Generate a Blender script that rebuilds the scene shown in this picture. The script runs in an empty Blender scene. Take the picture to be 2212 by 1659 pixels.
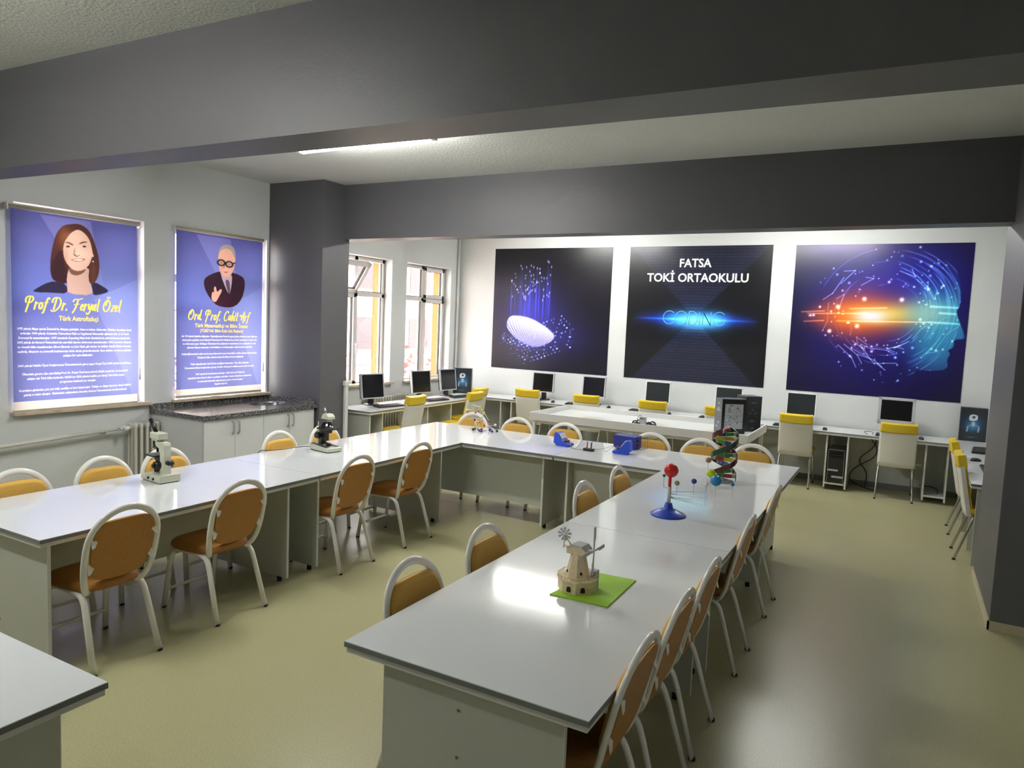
import bpy, bmesh, math, random
import numpy as np
from mathutils import Vector, Matrix
S = bpy.context.scene
COL = S.collection
PI = math.pi
rnd = random.Random(7)

# ---------------------------------------------------------------- camera
cam = bpy.data.objects.new('camera', bpy.data.cameras.new('camera'))
COL.objects.link(cam)
yaw, pit, rol = -0.50169369, -0.08536804, 0.04201959
fw = Vector((math.sin(yaw)*math.cos(pit), math.cos(yaw)*math.cos(pit), math.sin(pit)))
rt = Vector((math.cos(yaw), -math.sin(yaw), 0)); up = rt.cross(fw)
r2 = rt*math.cos(rol)+up*math.sin(rol); u2 = -rt*math.sin(rol)+up*math.cos(rol)
cam.matrix_world = Matrix(((r2.x, u2.x, -fw.x, 0), (r2.y, u2.y, -fw.y, 0), (r2.z, u2.z, -fw.z, 1.95), (0, 0, 0, 1)))
cam.data.sensor_width = 36; cam.data.lens = 1535.6/2212*36
cam.data.clip_start = .05; cam.data.clip_end = 200
S.camera = cam
# ---------------------------------------------------------------- sky, exposure
W = bpy.data.worlds.new('overcast_sky'); S.world = W; W.use_nodes = True
wn = W.node_tree.nodes; wl = W.node_tree.links
bg = wn['Background']; bg.inputs['Color'].default_value = (1.0, .97, .95, 1); bg.inputs['Strength'].default_value = 8.0
S.view_settings.view_transform = 'Standard'; S.view_settings.look = 'None'
S.view_settings.gamma = 1; S.view_settings.use_curve_mapping = False
S.view_settings.exposure = 0.95
LAMP = 100.0

# ---------------------------------------------------------------- materials
def lin(c):
    if isinstance(c, str):
        c = [int(c[i:i+2], 16)/255 for i in (0, 2, 4)]
    return tuple((v/12.92 if v <= .04045 else ((v+.055)/1.055)**2.4) for v in c[:3])
MATS = {}
def mat(name, col, rough=.5, metal=0, spec=.5, noise=None, bump=None, emit=None, coat=0):
    m = bpy.data.materials.new(name); m.use_nodes = True
    nt = m.node_tree; b = nt.nodes['Principled BSDF']
    c = lin(col)
    b.inputs['Base Color'].default_value = (*c, 1)
    b.inputs['Roughness'].default_value = rough; b.inputs['Metallic'].default_value = metal
    b.inputs['Specular IOR Level'].default_value = spec
    if coat: b.inputs['Coat Weight'].default_value = coat; b.inputs['Coat Roughness'].default_value = .05
    tc = nt.nodes.new('ShaderNodeTexCoord')
    if noise:
        sc, c2, lo, hi = noise
        n = nt.nodes.new('ShaderNodeTexNoise'); n.inputs['Scale'].default_value = sc; n.inputs['Detail'].default_value = 4
        r = nt.nodes.new('ShaderNodeValToRGB'); r.color_ramp.elements[0].position = lo; r.color_ramp.elements[1].position = hi
        r.color_ramp.elements[0].color = (*c, 1); r.color_ramp.elements[1].color = (*lin(c2), 1)
        nt.links.new(tc.outputs['Object'], n.inputs['Vector']); nt.links.new(n.outputs['Fac'], r.inputs['Fac'])
        nt.links.new(r.outputs['Color'], b.inputs['Base Color'])
    if bump:
        sc, st = bump
        n = nt.nodes.new('ShaderNodeTexNoise'); n.inputs['Scale'].default_value = sc; n.inputs['Detail'].default_value = 3
        bp = nt.nodes.new('ShaderNodeBump'); bp.inputs['Strength'].default_value = st; bp.inputs['Distance'].default_value = .01
        nt.links.new(tc.outputs['Object'], n.inputs['Vector']); nt.links.new(n.outputs['Fac'], bp.inputs['Height'])
        nt.links.new(bp.outputs['Normal'], b.inputs['Normal'])
    if emit:
        b.inputs['Emission Color'].default_value = (*lin(emit[0]), 1); b.inputs['Emission Strength'].default_value = emit[1]
    MATS[name] = m
    return m
mat('wall_paint', 'cfd2d2', .6, bump=(60, .12))
mat('ceiling_plaster', 'd4d5d0', .8, bump=(55, .55))
mat('grey_paint', '58575a', .47, spec=.45, bump=(45, .08))
mat('floor_vinyl', 'afac86', .3, noise=(140, '9f9c78', .42, .6), spec=.4)
mat('skirting', 'b9b194', .5)
mat('marble_sill', 'cbb9a4', .35, noise=(9, 'b5a28c', .4, .7))
mat('orange_render', 'c85a20', .8)
mat('pvc', 'd9d5d3', .3)
mat('gasket', '141414', .6)
mat('white_laminate', 'dde0e2', .085, spec=.5)
mat('panel_laminate', 'bdbfb4', .35)
mat('edge_grey', '747877', .4)
mat('edge_white', 'dcdcd8', .35)
mat('black_rubber', '101010', .7)
mat('white_enamel', 'f0eee8', .16, coat=.3)
mat('ochre_cloth', 'd6a94e', .75, noise=(220, 'c89a42', .35, .65))
mat('brown_ochre', 'b37f30', .42, noise=(160, 'a46b24', .35, .65))  # chair-rear ochre, browner than the front, some of its shade put into the colour
mat('seat_cloth', 'a8762e', .6, noise=(160, '9a6426', .35, .65))
mat('white_vinyl', 'dcd9d2', .4)
mat('yellow_vinyl', 'dcbd2c', .38)
mat('chrome', 'c8c8c4', .12, metal=1)
mat('granite', '3c3c3d', .14, noise=(75, 'a8a4a2', .46, .72), spec=.6)
mat('sink_steel', '8d8f90', .25, metal=.9)
mat('cabinet_white', 'd6d8d8', .35)
mat('handle_grey', 'a0a2a2', .4)
mat('radiator_paint', 'd3d2c8', .35)
mat('pipe_paint', 'c8c7be', .4)
mat('silver_plastic', 'b4b5ba', .35)
mat('white_plastic', 'dfe0e2', .3)
mat('black_plastic', '17171a', .4)
mat('screen', '08090b', .18, spec=.5)
mat('screen_glossy', '22272a', .25, spec=.5)
mat('micro_cream', 'cfd2c0', .35)
mat('micro_black', '131415', .35)
mat('micro_grey', '55585a', .4)
mat('steel', 'a9abad', .25, metal=.9)
mat('plywood', 'e6d6b4', .7, noise=(40, 'dac7a0', .35, .65))
mat('plywood_grey', 'b4b6b4', .7)
mat('dark_hole', '2a2018', .9)
mat('green_board', '9ccb2c', .7)
mat('toy_blue', '1c3fb0', .35)
mat('toy_red', 'c8201c', .3)
mat('toy_tan', 'a48a60', .4)
mat('toy_navy', '183a86', .3)
mat('toy_lime', 'c4dc18', .35)
mat('toy_cyan', '1f7cb8', .2)
mat('toy_green', '1d6b48', .35)
mat('toy_white', 'e2e4e4', .35)
mat('clear_grey', '8fa3ac', .15)
mat('pole_grey', 'c2c4c2', .3)
mat('dna_green', '1c3a26', .35)
mat('dna_red', '4a1a14', .35)
mat('base_red', 'b41c2c', .35)
mat('base_yellow', 'cbb312', .35)
mat('base_blue', '1c4a8c', .35)
mat('base_green', '2f9a3c', .35)
mat('ivory', 'd8d2bc', .4)
mat('atom_yellow', 'd9cc40', .35)
mat('atom_red', '9c1c28', .35)
mat('atom_purple', '4a1a8c', .35)
mat('atom_teal', '6c9a94', .4)
mat('wire_grey', '70727c', .5)
mat('device_blue', '2347c4', .4)
mat('device_dark_blue', '1a2478', .45)
mat('box_side', '5d6064', .35)
mat('box_dark', '1c1f28', .35)
mat('print_white', 'c0c4c6', .6)
mat('print_grey', '8a8e94', .6)
mat('blind_white', 'efe8e4', .7)
mat('blind_rail', 'b8b2a0', .4)
mat('letter_white', 'e6e8ec', .6)
mat('letter_cyan', '6fc3e0', .6)
mat('hedge_leaf', '6e3a34', .8)
mat('outdoor_ground', 'e6ddd6', .9)
mat('far_wall', 'e8e0dc', .9)
mat('far_dark', '463e40', .8)
mat('tube_light', 'ffffff', .5, emit=('fdfdf8', LAMP))
mat('lamp_body', 'e4e4e4', .4)

def glass_mat():
    m = bpy.data.materials.new('window_glass'); m.use_nodes = True
    nt = m.node_tree; nt.nodes.clear()
    o = nt.nodes.new('ShaderNodeOutputMaterial'); mx = nt.nodes.new('ShaderNodeMixShader')
    t = nt.nodes.new('ShaderNodeBsdfTransparent'); g = nt.nodes.new('ShaderNodeBsdfGlossy'); g.inputs['Roughness'].default_value = .02
    t.inputs['Color'].default_value = (.96, .97, .97, 1); mx.inputs[0].default_value = .06
    nt.links.new(t.outputs[0], mx.inputs[1]); nt.links.new(g.outputs[0], mx.inputs[2]); nt.links.new(mx.outputs[0], o.inputs['Surface'])
    MATS['window_glass'] = m
glass_mat()
def printed(name, rough=.35, spec=.4, translucent=0.0):
    m = bpy.data.materials.new(name); m.use_nodes = True
    nt = m.node_tree; b = nt.nodes['Principled BSDF']
    a = nt.nodes.new('ShaderNodeVertexColor'); a.layer_name = 'print'
    nt.links.new(a.outputs['Color'], b.inputs['Base Color'])
    b.inputs['Roughness'].default_value = rough; b.inputs['Specular IOR Level'].default_value = spec
    if translucent:
        t = nt.nodes.new('ShaderNodeBsdfTranslucent'); mx = nt.nodes.new('ShaderNodeMixShader'); mx.inputs[0].default_value = translucent
        nt.links.new(a.outputs['Color'], t.inputs['Color'])
        o = nt.nodes['Material Output']
        nt.links.new(b.outputs[0], mx.inputs[1]); nt.links.new(t.outputs[0], mx.inputs[2]); nt.links.new(mx.outputs[0], o.inputs['Surface'])
    MATS[name] = m
printed('poster_print', .3, .5); printed('blind_print', .75, .2, .21); printed('carton_print', .3, .5)
def trans_mat(name, col, f=.42):
    m = mat(name, col, .75, spec=.2); nt = m.node_tree; b = nt.nodes['Principled BSDF']
    t = nt.nodes.new('ShaderNodeBsdfTranslucent'); t.inputs['Color'].default_value = (*lin(col), 1)
    mx = nt.nodes.new('ShaderNodeMixShader'); mx.inputs[0].default_value = f
    nt.links.new(b.outputs[0], mx.inputs[1]); nt.links.new(t.outputs[0], mx.inputs[2]); nt.links.new(mx.outputs[0], nt.nodes['Material Output'].inputs['Surface'])
trans_mat('blind_cloth', 'f1e6e0', .2); trans_mat('blind_text_white', 'f6f2f2', .7); trans_mat('blind_text_yellow', 'f4d24c', .6)

# ---------------------------------------------------------------- mesh helpers
class MB:
    def __init__(s): s.b = bmesh.new(); s.smooth = []
    def _take(s, t, M=None, smooth=False):
        if M is not None: bmesh.ops.transform(t, matrix=M, verts=t.verts)
        vs = {}
        for v in t.verts: vs[v] = s.b.verts.new(v.co)
        for f in t.faces:
            try:
                nf = s.b.faces.new([vs[v] for v in f.verts]); nf.smooth = smooth
            except ValueError: pass
        t.free(); return s
    def box(s, x0, x1, y0, y1, z0, z1, bev=0, M=None):
        t = bmesh.new(); bmesh.ops.create_cube(t, size=1)
        for v in t.verts: v.co = Vector((x0+(x1-x0)*(v.co.x+.5), y0+(y1-y0)*(v.co.y+.5), z0+(z1-z0)*(v.co.z+.5)))
        if bev: bmesh.ops.bevel(t, geom=t.edges[:], offset=bev, segments=2 if bev < .01 else 3, profile=.5, affect='EDGES')
        return s._take(t, M, bev >= .008)
    def cyl(s, p0, p1, r0, r1=None, n=16, smooth=True):
        p0, p1 = Vector(p0), Vector(p1); r1 = r0 if r1 is None else r1
        d = p1-p0; t = bmesh.new()
        bmesh.ops.create_cone(t, cap_ends=True, segments=n, radius1=r0, radius2=max(r1, 1e-5), depth=d.length)
        M = Matrix.Translation((p0+p1)/2) @ d.to_track_quat('Z', 'Y').to_matrix().to_4x4()
        return s._take(t, M, smooth and n > 6)
    def ball(s, c, r, n=20, sc=(1, 1, 1)):
        t = bmesh.new(); bmesh.ops.create_uvsphere(t, u_segments=n, v_segments=max(6, n//2), radius=r)
        return s._take(t, Matrix.Translation(c) @ Matrix.Diagonal((*sc, 1)), True)
    def tube(s, pts, r, n=10, closed=False, flat=1.0, nv=None):
        pts = [Vector(p) for p in pts]; N = len(pts); rings = []; up = None
        for i in range(N):
            a = pts[(i-1) % N] if (closed or i > 0) else pts[i]
            c = pts[(i+1) % N] if (closed or i < N-1) else pts[i]
            t = (c-a).normalized()
            if up is None:
                up = Vector((0, 0, 1)) if abs(t.z) < .9 else Vector((1, 0, 0))
            if nv is not None: up = Vector(nv)
            u = (up-t*up.dot(t)).normalized(); up = u; w = t.cross(u)
            rr = r[i] if isinstance(r, (list, tuple)) else r
            rings.append([s.b.verts.new(pts[i]+(u*math.cos(2*PI*k/n)*flat+w*math.sin(2*PI*k/n))*rr) for k in range(n)])
        for i in range(N if closed else N-1):
            A, B = rings[i], rings[(i+1) % N]
            for k in range(n):
                f = s.b.faces.new((A[k], A[(k+1) % n], B[(k+1) % n], B[k])); f.smooth = True
        if not closed:
            s.b.faces.new(rings[0][::-1]); s.b.faces.new(rings[-1])
        return s
    def lathe(s, prof, c=(0, 0, 0), n=32):
        rings = []
        for r, z in prof:
            rings.append([s.b.verts.new((c[0]+max(r, 1e-4)*math.cos(2*PI*k/n), c[1]+max(r, 1e-4)*math.sin(2*PI*k/n), c[2]+z)) for k in range(n)])
        for A, B in zip(rings, rings[1:]):
            for k in range(n):
                f = s.b.faces.new((A[k], A[(k+1) % n], B[(k+1) % n], B[k])); f.smooth = True
        s.b.faces.new(rings[0][::-1]); s.b.faces.new(rings[-1]); return s
    def prism(s, poly, M, h, smooth=False):
        """poly: 2-D outline in local XY, extruded by h along local Z, placed by matrix M"""
        n = len(poly)
        A = [s.b.verts.new(M @ Vector((x, y, 0))) for x, y in poly]
        B = [s.b.verts.new(M @ Vector((x, y, h))) for x, y in poly]
        s.b.faces.new(A[::-1]); s.b.faces.new(B)
        for k in range(n):
            f = s.b.faces.new((A[k], A[(k+1) % n], B[(k+1) % n], B[k])); f.smooth = smooth
        return s
    def face(s, pts):
        s.b.faces.new([s.b.verts.new(p) for p in pts]); return s
    def build(s, name, m, parent=None, label=None):
        bmesh.ops.recalc_face_normals(s.b, faces=s.b.faces[:])
        me = bpy.data.meshes.new(name); s.b.to_mesh(me); s.b.free()
        return link(name, me, m, parent, label)
def link(name, me, m, parent=None, label=None):
    o = bpy.data.objects.new(name, me); COL.objects.link(o)
    if m: me.materials.append(MATS[m])
    if parent: o.parent = parent
    if label: o['label'] = label
    return o
def thing(name, label, cat, loc=(0, 0, 0), rz=0, group=None):
    o = bpy.data.objects.new(name, None); COL.objects.link(o); o.empty_display_size = .1
    o.location = loc; o.rotation_euler = (0, 0, rz); return tag(o, label, cat, group)
def tag(o, label, cat, group=None):
    o['label'] = label; o['category'] = cat
    if group: o['group'] = group
    return o
def struct(o): o['kind'] = 'structure'; return o
def dup(root, loc, rz, label, group=None):
    kids = {}
    for ob in COL.objects:
        if ob.parent: kids.setdefault(ob.parent, []).append(ob)
    def rec(o, par):
        c = o.copy(); COL.objects.link(c)
        if par: c.parent = par
        for ch in kids.get(o, []): rec(ch, c)
        return c
    r = rec(root, None); r.location = loc; r.rotation_euler = (0, 0, rz)
    return tag(r, label, root['category'], group or root.get('group'))
def T(x=0, y=0, z=0): return Matrix.Translation((x, y, z))
def R(a, ax): return Matrix.Rotation(a, 4, ax)
def smooth_path(pts, it=2, closed=False):
    pts = [Vector(p) for p in pts]
    for _ in range(it):
        out = [] if closed else [pts[0]]
        for i in range(len(pts) if closed else len(pts)-1):
            a, b = pts[i], pts[(i+1) % len(pts)]
            out += [a*.75+b*.25, a*.25+b*.75]
        if not closed: out.append(pts[-1])
        pts = out
    return pts
def text(name, body, size, m, parent, M, label=None, width=None, shear=0, bold=0, align='CENTER', space=1, sx=1, line=1, ext=.0008):
    c = bpy.data.curves.new(name, 'FONT'); c.body = body; c.size = size; c.align_x = align; c.shear = shear
    c.offset = bold; c.extrude = ext; c.space_character = space; c.space_line = line; c.resolution_u = 3
    t = bpy.data.objects.new('text_tmp', c); COL.objects.link(t)
    bpy.context.view_layer.update()
    me = bpy.data.meshes.new_from_object(t.evaluated_get(bpy.context.evaluated_depsgraph_get()))
    bpy.data.objects.remove(t); bpy.data.curves.remove(c)
    if width:
        xs = [v.co.x for v in me.vertices]; sx = width/(max(xs)-min(xs))
    me.transform(M @ Matrix.Diagonal((sx, 1, 1, 1)))
    me.materials.clear(); me.name = name
    return link(name, me, m, parent, label)

# ---------------------------------------------------------------- printed sheets: colours laid on a dense grid of the sheet
def canvas(nx, ny, top, bot=None):
    v, u = np.mgrid[0:1:ny*1j, 0:1:nx*1j]
    a = np.array([int(top[i:i+2], 16)/255 for i in (0, 2, 4)]); b = a if bot is None else np.array([int(bot[i:i+2], 16)/255 for i in (0, 2, 4)])
    return u, v, b+(a-b)*v[..., None]
def hexc(c): return np.array([int(c[i:i+2], 16)/255 for i in (0, 2, 4)])
def blend(img, col, a): img[:] = img*(1-a[..., None])+hexc(col)*a[..., None]
def add(img, col, a): img[:] = np.clip(img+hexc(col)*a[..., None], 0, 1)
def blur(a, k):
    for _ in range(k):
        p = np.pad(a, 1, mode='edge'); a = (p[:-2, 1:-1]+p[2:, 1:-1]+p[1:-1, :-2]+p[1:-1, 2:]+2*a)/6
    return a
def polym(u, v, pts, soft=1, rnd_=1):
    P = [tuple(p)[:2] for p in smooth_path([(x, y, 0) for x, y in pts], rnd_, True)] if rnd_ else pts
    ins = np.zeros(u.shape, bool)
    for (x0, y0), (x1, y1) in zip(P, P[1:]+P[:1]):
        if y0 == y1: continue
        c = (y0 > v) != (y1 > v)
        ins ^= c & (u < (x1-x0)*(v-y0)/(y1-y0)+x0)
    return blur(ins.astype(float), soft)
def segm(u, v, a, b, w, asp=1.0):
    ax, ay, bx, by = a[0]*asp, a[1], b[0]*asp, b[1]
    dx, dy = bx-ax, by-ay; L = dx*dx+dy*dy+1e-12
    t = np.clip(((u*asp-ax)*dx+(v-ay)*dy)/L, 0, 1)
    d = np.hypot(u*asp-ax-t*dx, v-ay-t*dy)
    return np.exp(-(d/w)**2)
def gauss(u, v, cx, cy, sx, sy, p=2): return np.exp(-(np.abs((u-cx)/sx)**p+np.abs((v-cy)/sy)**p))
def sheet(name, img, O, U, V, m, parent=None, thick=.004, cloth=False):
    """img painted on a slab: O corner, U and V the edge vectors; front faces U x V"""
    ny, nx = img.shape[:2]; O, U, V = np.array(O, float), np.array(U, float), np.array(V, float)
    N = np.cross(U, V); N /= np.linalg.norm(N)
    v, u = np.mgrid[0:1:ny*1j, 0:1:nx*1j]
    co = (O+u[..., None]*U+v[..., None]*V).reshape(-1, 3)
    back = np.array([O, O+U, O+U+V, O+V])-N*thick
    co = np.vstack([co, back]); nb = nx*ny
    i = np.arange((ny-1)*nx).reshape(ny-1, nx)[:, :-1].ravel()
    F = np.stack([i, i+1, i+nx+1, i+nx], 1)
    me = bpy.data.meshes.new(name)
    rim = [list(range(0, nx))+[nb+1, nb], [k*nx+nx-1 for k in range(ny)]+[nb+2, nb+1],
           list(range((ny-1)*nx+nx-1, (ny-1)*nx-1, -1))+[nb+3, nb+2], [k*nx for k in range(ny-1, -1, -1)]+[nb, nb+3]]
    me.from_pydata((co[:nb] if cloth else co).tolist(), [], F.tolist() if cloth else F.tolist()+[r[::-1] for r in rim]+[[nb+3, nb+2, nb+1, nb]])
    rgb = np.clip(img, 0, 1).reshape(-1, 3); rgb = np.where(rgb <= .04045, rgb/12.92, ((rgb+.055)/1.055)**2.4)
    rgb = rgb if cloth else np.vstack([rgb, np.tile(rgb.mean(0), (4, 1))])
    a = me.color_attributes.new('print', 'FLOAT_COLOR', 'POINT')
    a.data.foreach_set('color', np.hstack([rgb, np.ones((len(rgb), 1))]).astype(np.float32).ravel())
    me.update()
    return link(name, me, m, parent)

# ================================================================ THE ROOM
XL, XR, YF, YB, ZC = -6.84, 1.3, -2.5, 10.4, 3.5
XO = -7.08
struct(MB().box(XO, XR+.2, YF-.2, YB+.2, -.12, 0).build('floor', 'floor_vinyl'))
struct(MB().box(XO, XR+.2, YF-.2, YB+.2, ZC, ZC+.15).build('ceiling', 'ceiling_plaster'))
struct(MB().box(XO, XR+.2, YB, YB+.2, 0, ZC).build('wall_back', 'wall_paint'))
struct(MB().box(XR, XR+.2, YF-.2, YB, 0, ZC).build('wall_right', 'wall_paint'))
struct(MB().box(XO, XR, YF-.2, YF, 0, ZC).build('wall_front', 'wall_paint'))
OPEN = [(3.37, 4.58), (4.93, 6.17), (7.30, 8.575), (8.94, 10.165)]
ZS, ZT = .95, 2.82
w = MB(); e = MB()
for b, x0, x1 in ((w, XO, XL), (e, XO-.13, XO)):
    y = YF
    for (a, c) in OPEN:
        b.box(x0, x1, y, a, 0, ZC); b.box(x0, x1, a, c, 0, ZS); b.box(x0, x1, a, c, ZT, ZC); y = c
    b.box(x0, x1, y, YB, 0, ZC)
struct(w.build('wall_left', 'wall_paint')); struct(e.build('wall_outside', 'orange_render'))
# dropped beams and columns, painted dark grey
def beam(name, y0l, y0r, y1l, y1r, xl, xr, z0, z1):
    b = MB(); c = [(xl, y0l), (xr, y0r), (xr, y1r), (xl, y1l)]
    b.prism(c, T(0, 0, z0), z1-z0); return struct(b.build(name, 'grey_paint'))
beam('trim_1', 2.60, 2.80, 2.85, 3.14, XL, XR, 2.86, ZC)
beam('trim_2', 6.56, 6.56, 6.80, 6.80, XL, XR, 2.865, ZC)
struct(MB().box(XL, -5.97, 6.2, 6.65, 0, ZC, .004).build('trim_3', 'grey_paint'))
struct(MB().box(.65, XR, 5.74, 7.0, 0, ZC, .004).build('trim_4', 'grey_paint'))
struct(MB().box(XL, XR, YB-.012, YB, 0, .07).build('baseboard_back', 'edge_grey'))
struct(MB().box(.638, .65, 5.728, 7.0, 0, .06).box(.638, XR, 5.728, 5.74, 0, .06).build('baseboard_right', 'skirting'))
struct(MB().box(XL, XL+.012, YF, 6.2, 0, .07).build('baseboard_left', 'skirting'))

# ---------------------------------------------------------------- windows
def window(n, y0, y1, kind):
    root = bpy.data.objects.new('window_%d' % n, None); COL.objects.link(root); struct(root)
    root.location = (XO+.06, (y0+y1)/2, ZS); L = (y1-y0)/2-.004; H = ZT-ZS-.004; zt = 1.33; f = .055
    fr = MB()
    for a in (-L, L-f): fr.box(-.03, .04, a, a+f, .0, H, .003)
    for z in (0, H-f, zt-.035): fr.box(-.03, .04, -L, L, z, z+f, .003)
    fr.box(-.03, .04, -.035, .035, 0, H, .003)
    fr.build('window_frame', 'pvc', root)
    def sash(a, b, z0, z1, M=None, handle=None, thin=False):
        g = .02 if thin else .055; x0, x1 = (-.02, .03) if thin else (-.01, .062)
        s = MB(); s.box(x0, x1, a, a+g, z0, z1, .003, M); s.box(x0, x1, b-g, b, z0, z1, .003, M)
        s.box(x0, x1, a, b, z0, z0+g, .003, M); s.box(x0, x1, a, b, z1-g, z1, .003, M)
        k = MB()
        for (p, q, r, t) in ((a+g, a+g+.008, z0+g, z1-g), (b-g-.008, b-g, z0+g, z1-g)): k.box(.0, .034, p, q, r, t, 0, M)
        k.box(.0, .034, a+g, b-g, z0+g, z0+g+.006, 0, M); k.box(.0, .034, a+g, b-g, z1-g-.006, z1-g, 0, M)
        so = s.build('sash', 'pvc', root); k.build('gasket', 'gasket', so)
        MB().box(.008, .014, a+g, b-g, z0+g, z1-g, 0, M).build('pane', 'window_glass', so)
        if handle:
            hy, hz, up = handle; h = MB()
            h.box(.062, .072, hy-.014, hy+.014, hz-.04, hz+.04, .003); h.cyl((.07, hy, hz), (.105, hy, hz), .009)
            h.box(.096, .112, hy-.011+.0, hy+.011, hz-.125, hz+.01, .004)
            h.build('handle', 'white_plastic', so)
    a, b, c, d = -L+f*.5, -.012, .012, L-f*.5
    zl, zh = .02, H-.02
    if kind == 3:     # left light: casement below, hopper vent tilted in above; right light fixed
        M = T(.03, 0, zt+.02) @ R(math.radians(34), 'Y') @ T(-.03, 0, -zt-.02)
        sash(a, b, zl, zt); sash(a, b, zt+.02, zh, M); sash(c, d, zl, zt, thin=True); sash(c, d, zt+.02, zh, thin=True)
        h = MB(); h.box(.062, .072, -.05, -.022, .56, .64, .003); h.cyl((.07, -.036, .6), (.105, -.036, .6), .009); h.box(.096, .112, -.047, -.025, .46, .61, .004)
        h.build('handle', 'white_plastic', root)
    else:
        sash(a, b, zl, zt, thin=True); sash(a, b, zt+.02, zh, thin=True); sash(c, d, zl, zt, handle=(.04, .66, 0)); sash(c, d, zt+.02, zh)
    s = MB(); s.box(.05, XL-root.location.x+.05, -L+.0, L, -.0, .03, .004)
    s2 = s.box(XL-root.location.x+.002, XL-root.location.x+.06, -L-.05, L+.05, -.0, .03, .004)
    s2.build('window_sill', 'marble_sill', root)
    return root
for i, (a, c) in enumerate(OPEN): window(i+1, a, c, 3 if i == 2 else 4)

# ---------------------------------------------------------------- outside: ground, hedge, neighbouring building
struct(MB().box(-40, XO-.13, -20, 45, -.9, -.75).build('ground', 'outdoor_ground'))
b = MB(); r_ = random.Random(3)
for k in range(2600):
    y = r_.uniform(4, 22); x = -9.6+r_.uniform(-.45, .45); z = -.75+r_.random()**.7*(1.75+.35*math.sin(y*2.1))
    p = Vector((x, y, z)); q = Matrix.Rotation(r_.uniform(0, 6.3), 3, Vector((r_.uniform(-1, 1), r_.uniform(-1, 1), r_.uniform(-1, 1))).normalized())
    s = r_.uniform(.05, .11)
    b.face([p+q @ Vector(c)*s for c in ((-1, 0, 0), (0, -.5, .1), (1, 0, 0), (0, .5, .1))])
tag(b.build('garden_hedge', 'hedge_leaf'), 'washed out reddish hedge seen low through the two clear windows', 'hedge')['kind'] = 'stuff'
t = thing('apartment_building', 'pale building with barred openings seen through the clear windows', 'building', (-22, 20, -.75))
MB().box(-4, 0, -14, 14, 0, 9).build('wall', 'far_wall', t)
for k in range(6):
    for j in range(3):
        f = MB().box(.0, .06, -12+k*4.2, -10.2+k*4.2, 1.2+j*2.8, 2.7+j*2.8).build('window', 'far_dark', t)
t = thing('garden_fence', 'thin wire fence with slim posts seen outside the clear windows', 'fence', (-12.5, 14, -.75))
b = MB()
for k in range(5): b.box(-.01, .01, -10, 10, .8+k*.62, .83+k*.62)
b.build('rail', 'far_dark', t)
for k in range(8): MB().cyl((0, -9.8+k*2.8, 0), (0, -9.8+k*2.8, 3.6), .03, n=8).build('post', 'far_dark', t)

# ---------------------------------------------------------------- ceiling lamps
def lamp(x, y, label):
    t = thing('fluorescent_lamp', label, 'lamp', (x, y, 3.5), 0, 'ceiling tube lamps')
    MB().box(-.76, .76, -.03, .03, -.045, 0, .004).build('lamp_housing', 'lamp_body', t)
    for s in (-1, 1): MB().box(.72*s-.02, .72*s+.02, -.035, .035, -.125, -.04, .003).build('tube_socket', 'lamp_body', t)
    for s in (-.022, .022): MB().cyl((-.70, s, -.108), (.70, s, -.108), .013, n=12).build('tube', 'tube_light', t)
lamp(-4.13, 4.74, 'lit tube lamp on the white ceiling just behind the large front beam')
lamp(-4.35, 9.0, 'tube lamp on the ceiling behind the rear beam, nearer the windows')
lamp(-1.15, 8.9, 'tube lamp on the ceiling behind the rear beam, hidden from view at right')
lamp(-3.95, .85, 'tube lamp on the ceiling in front of the large front beam')

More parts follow.
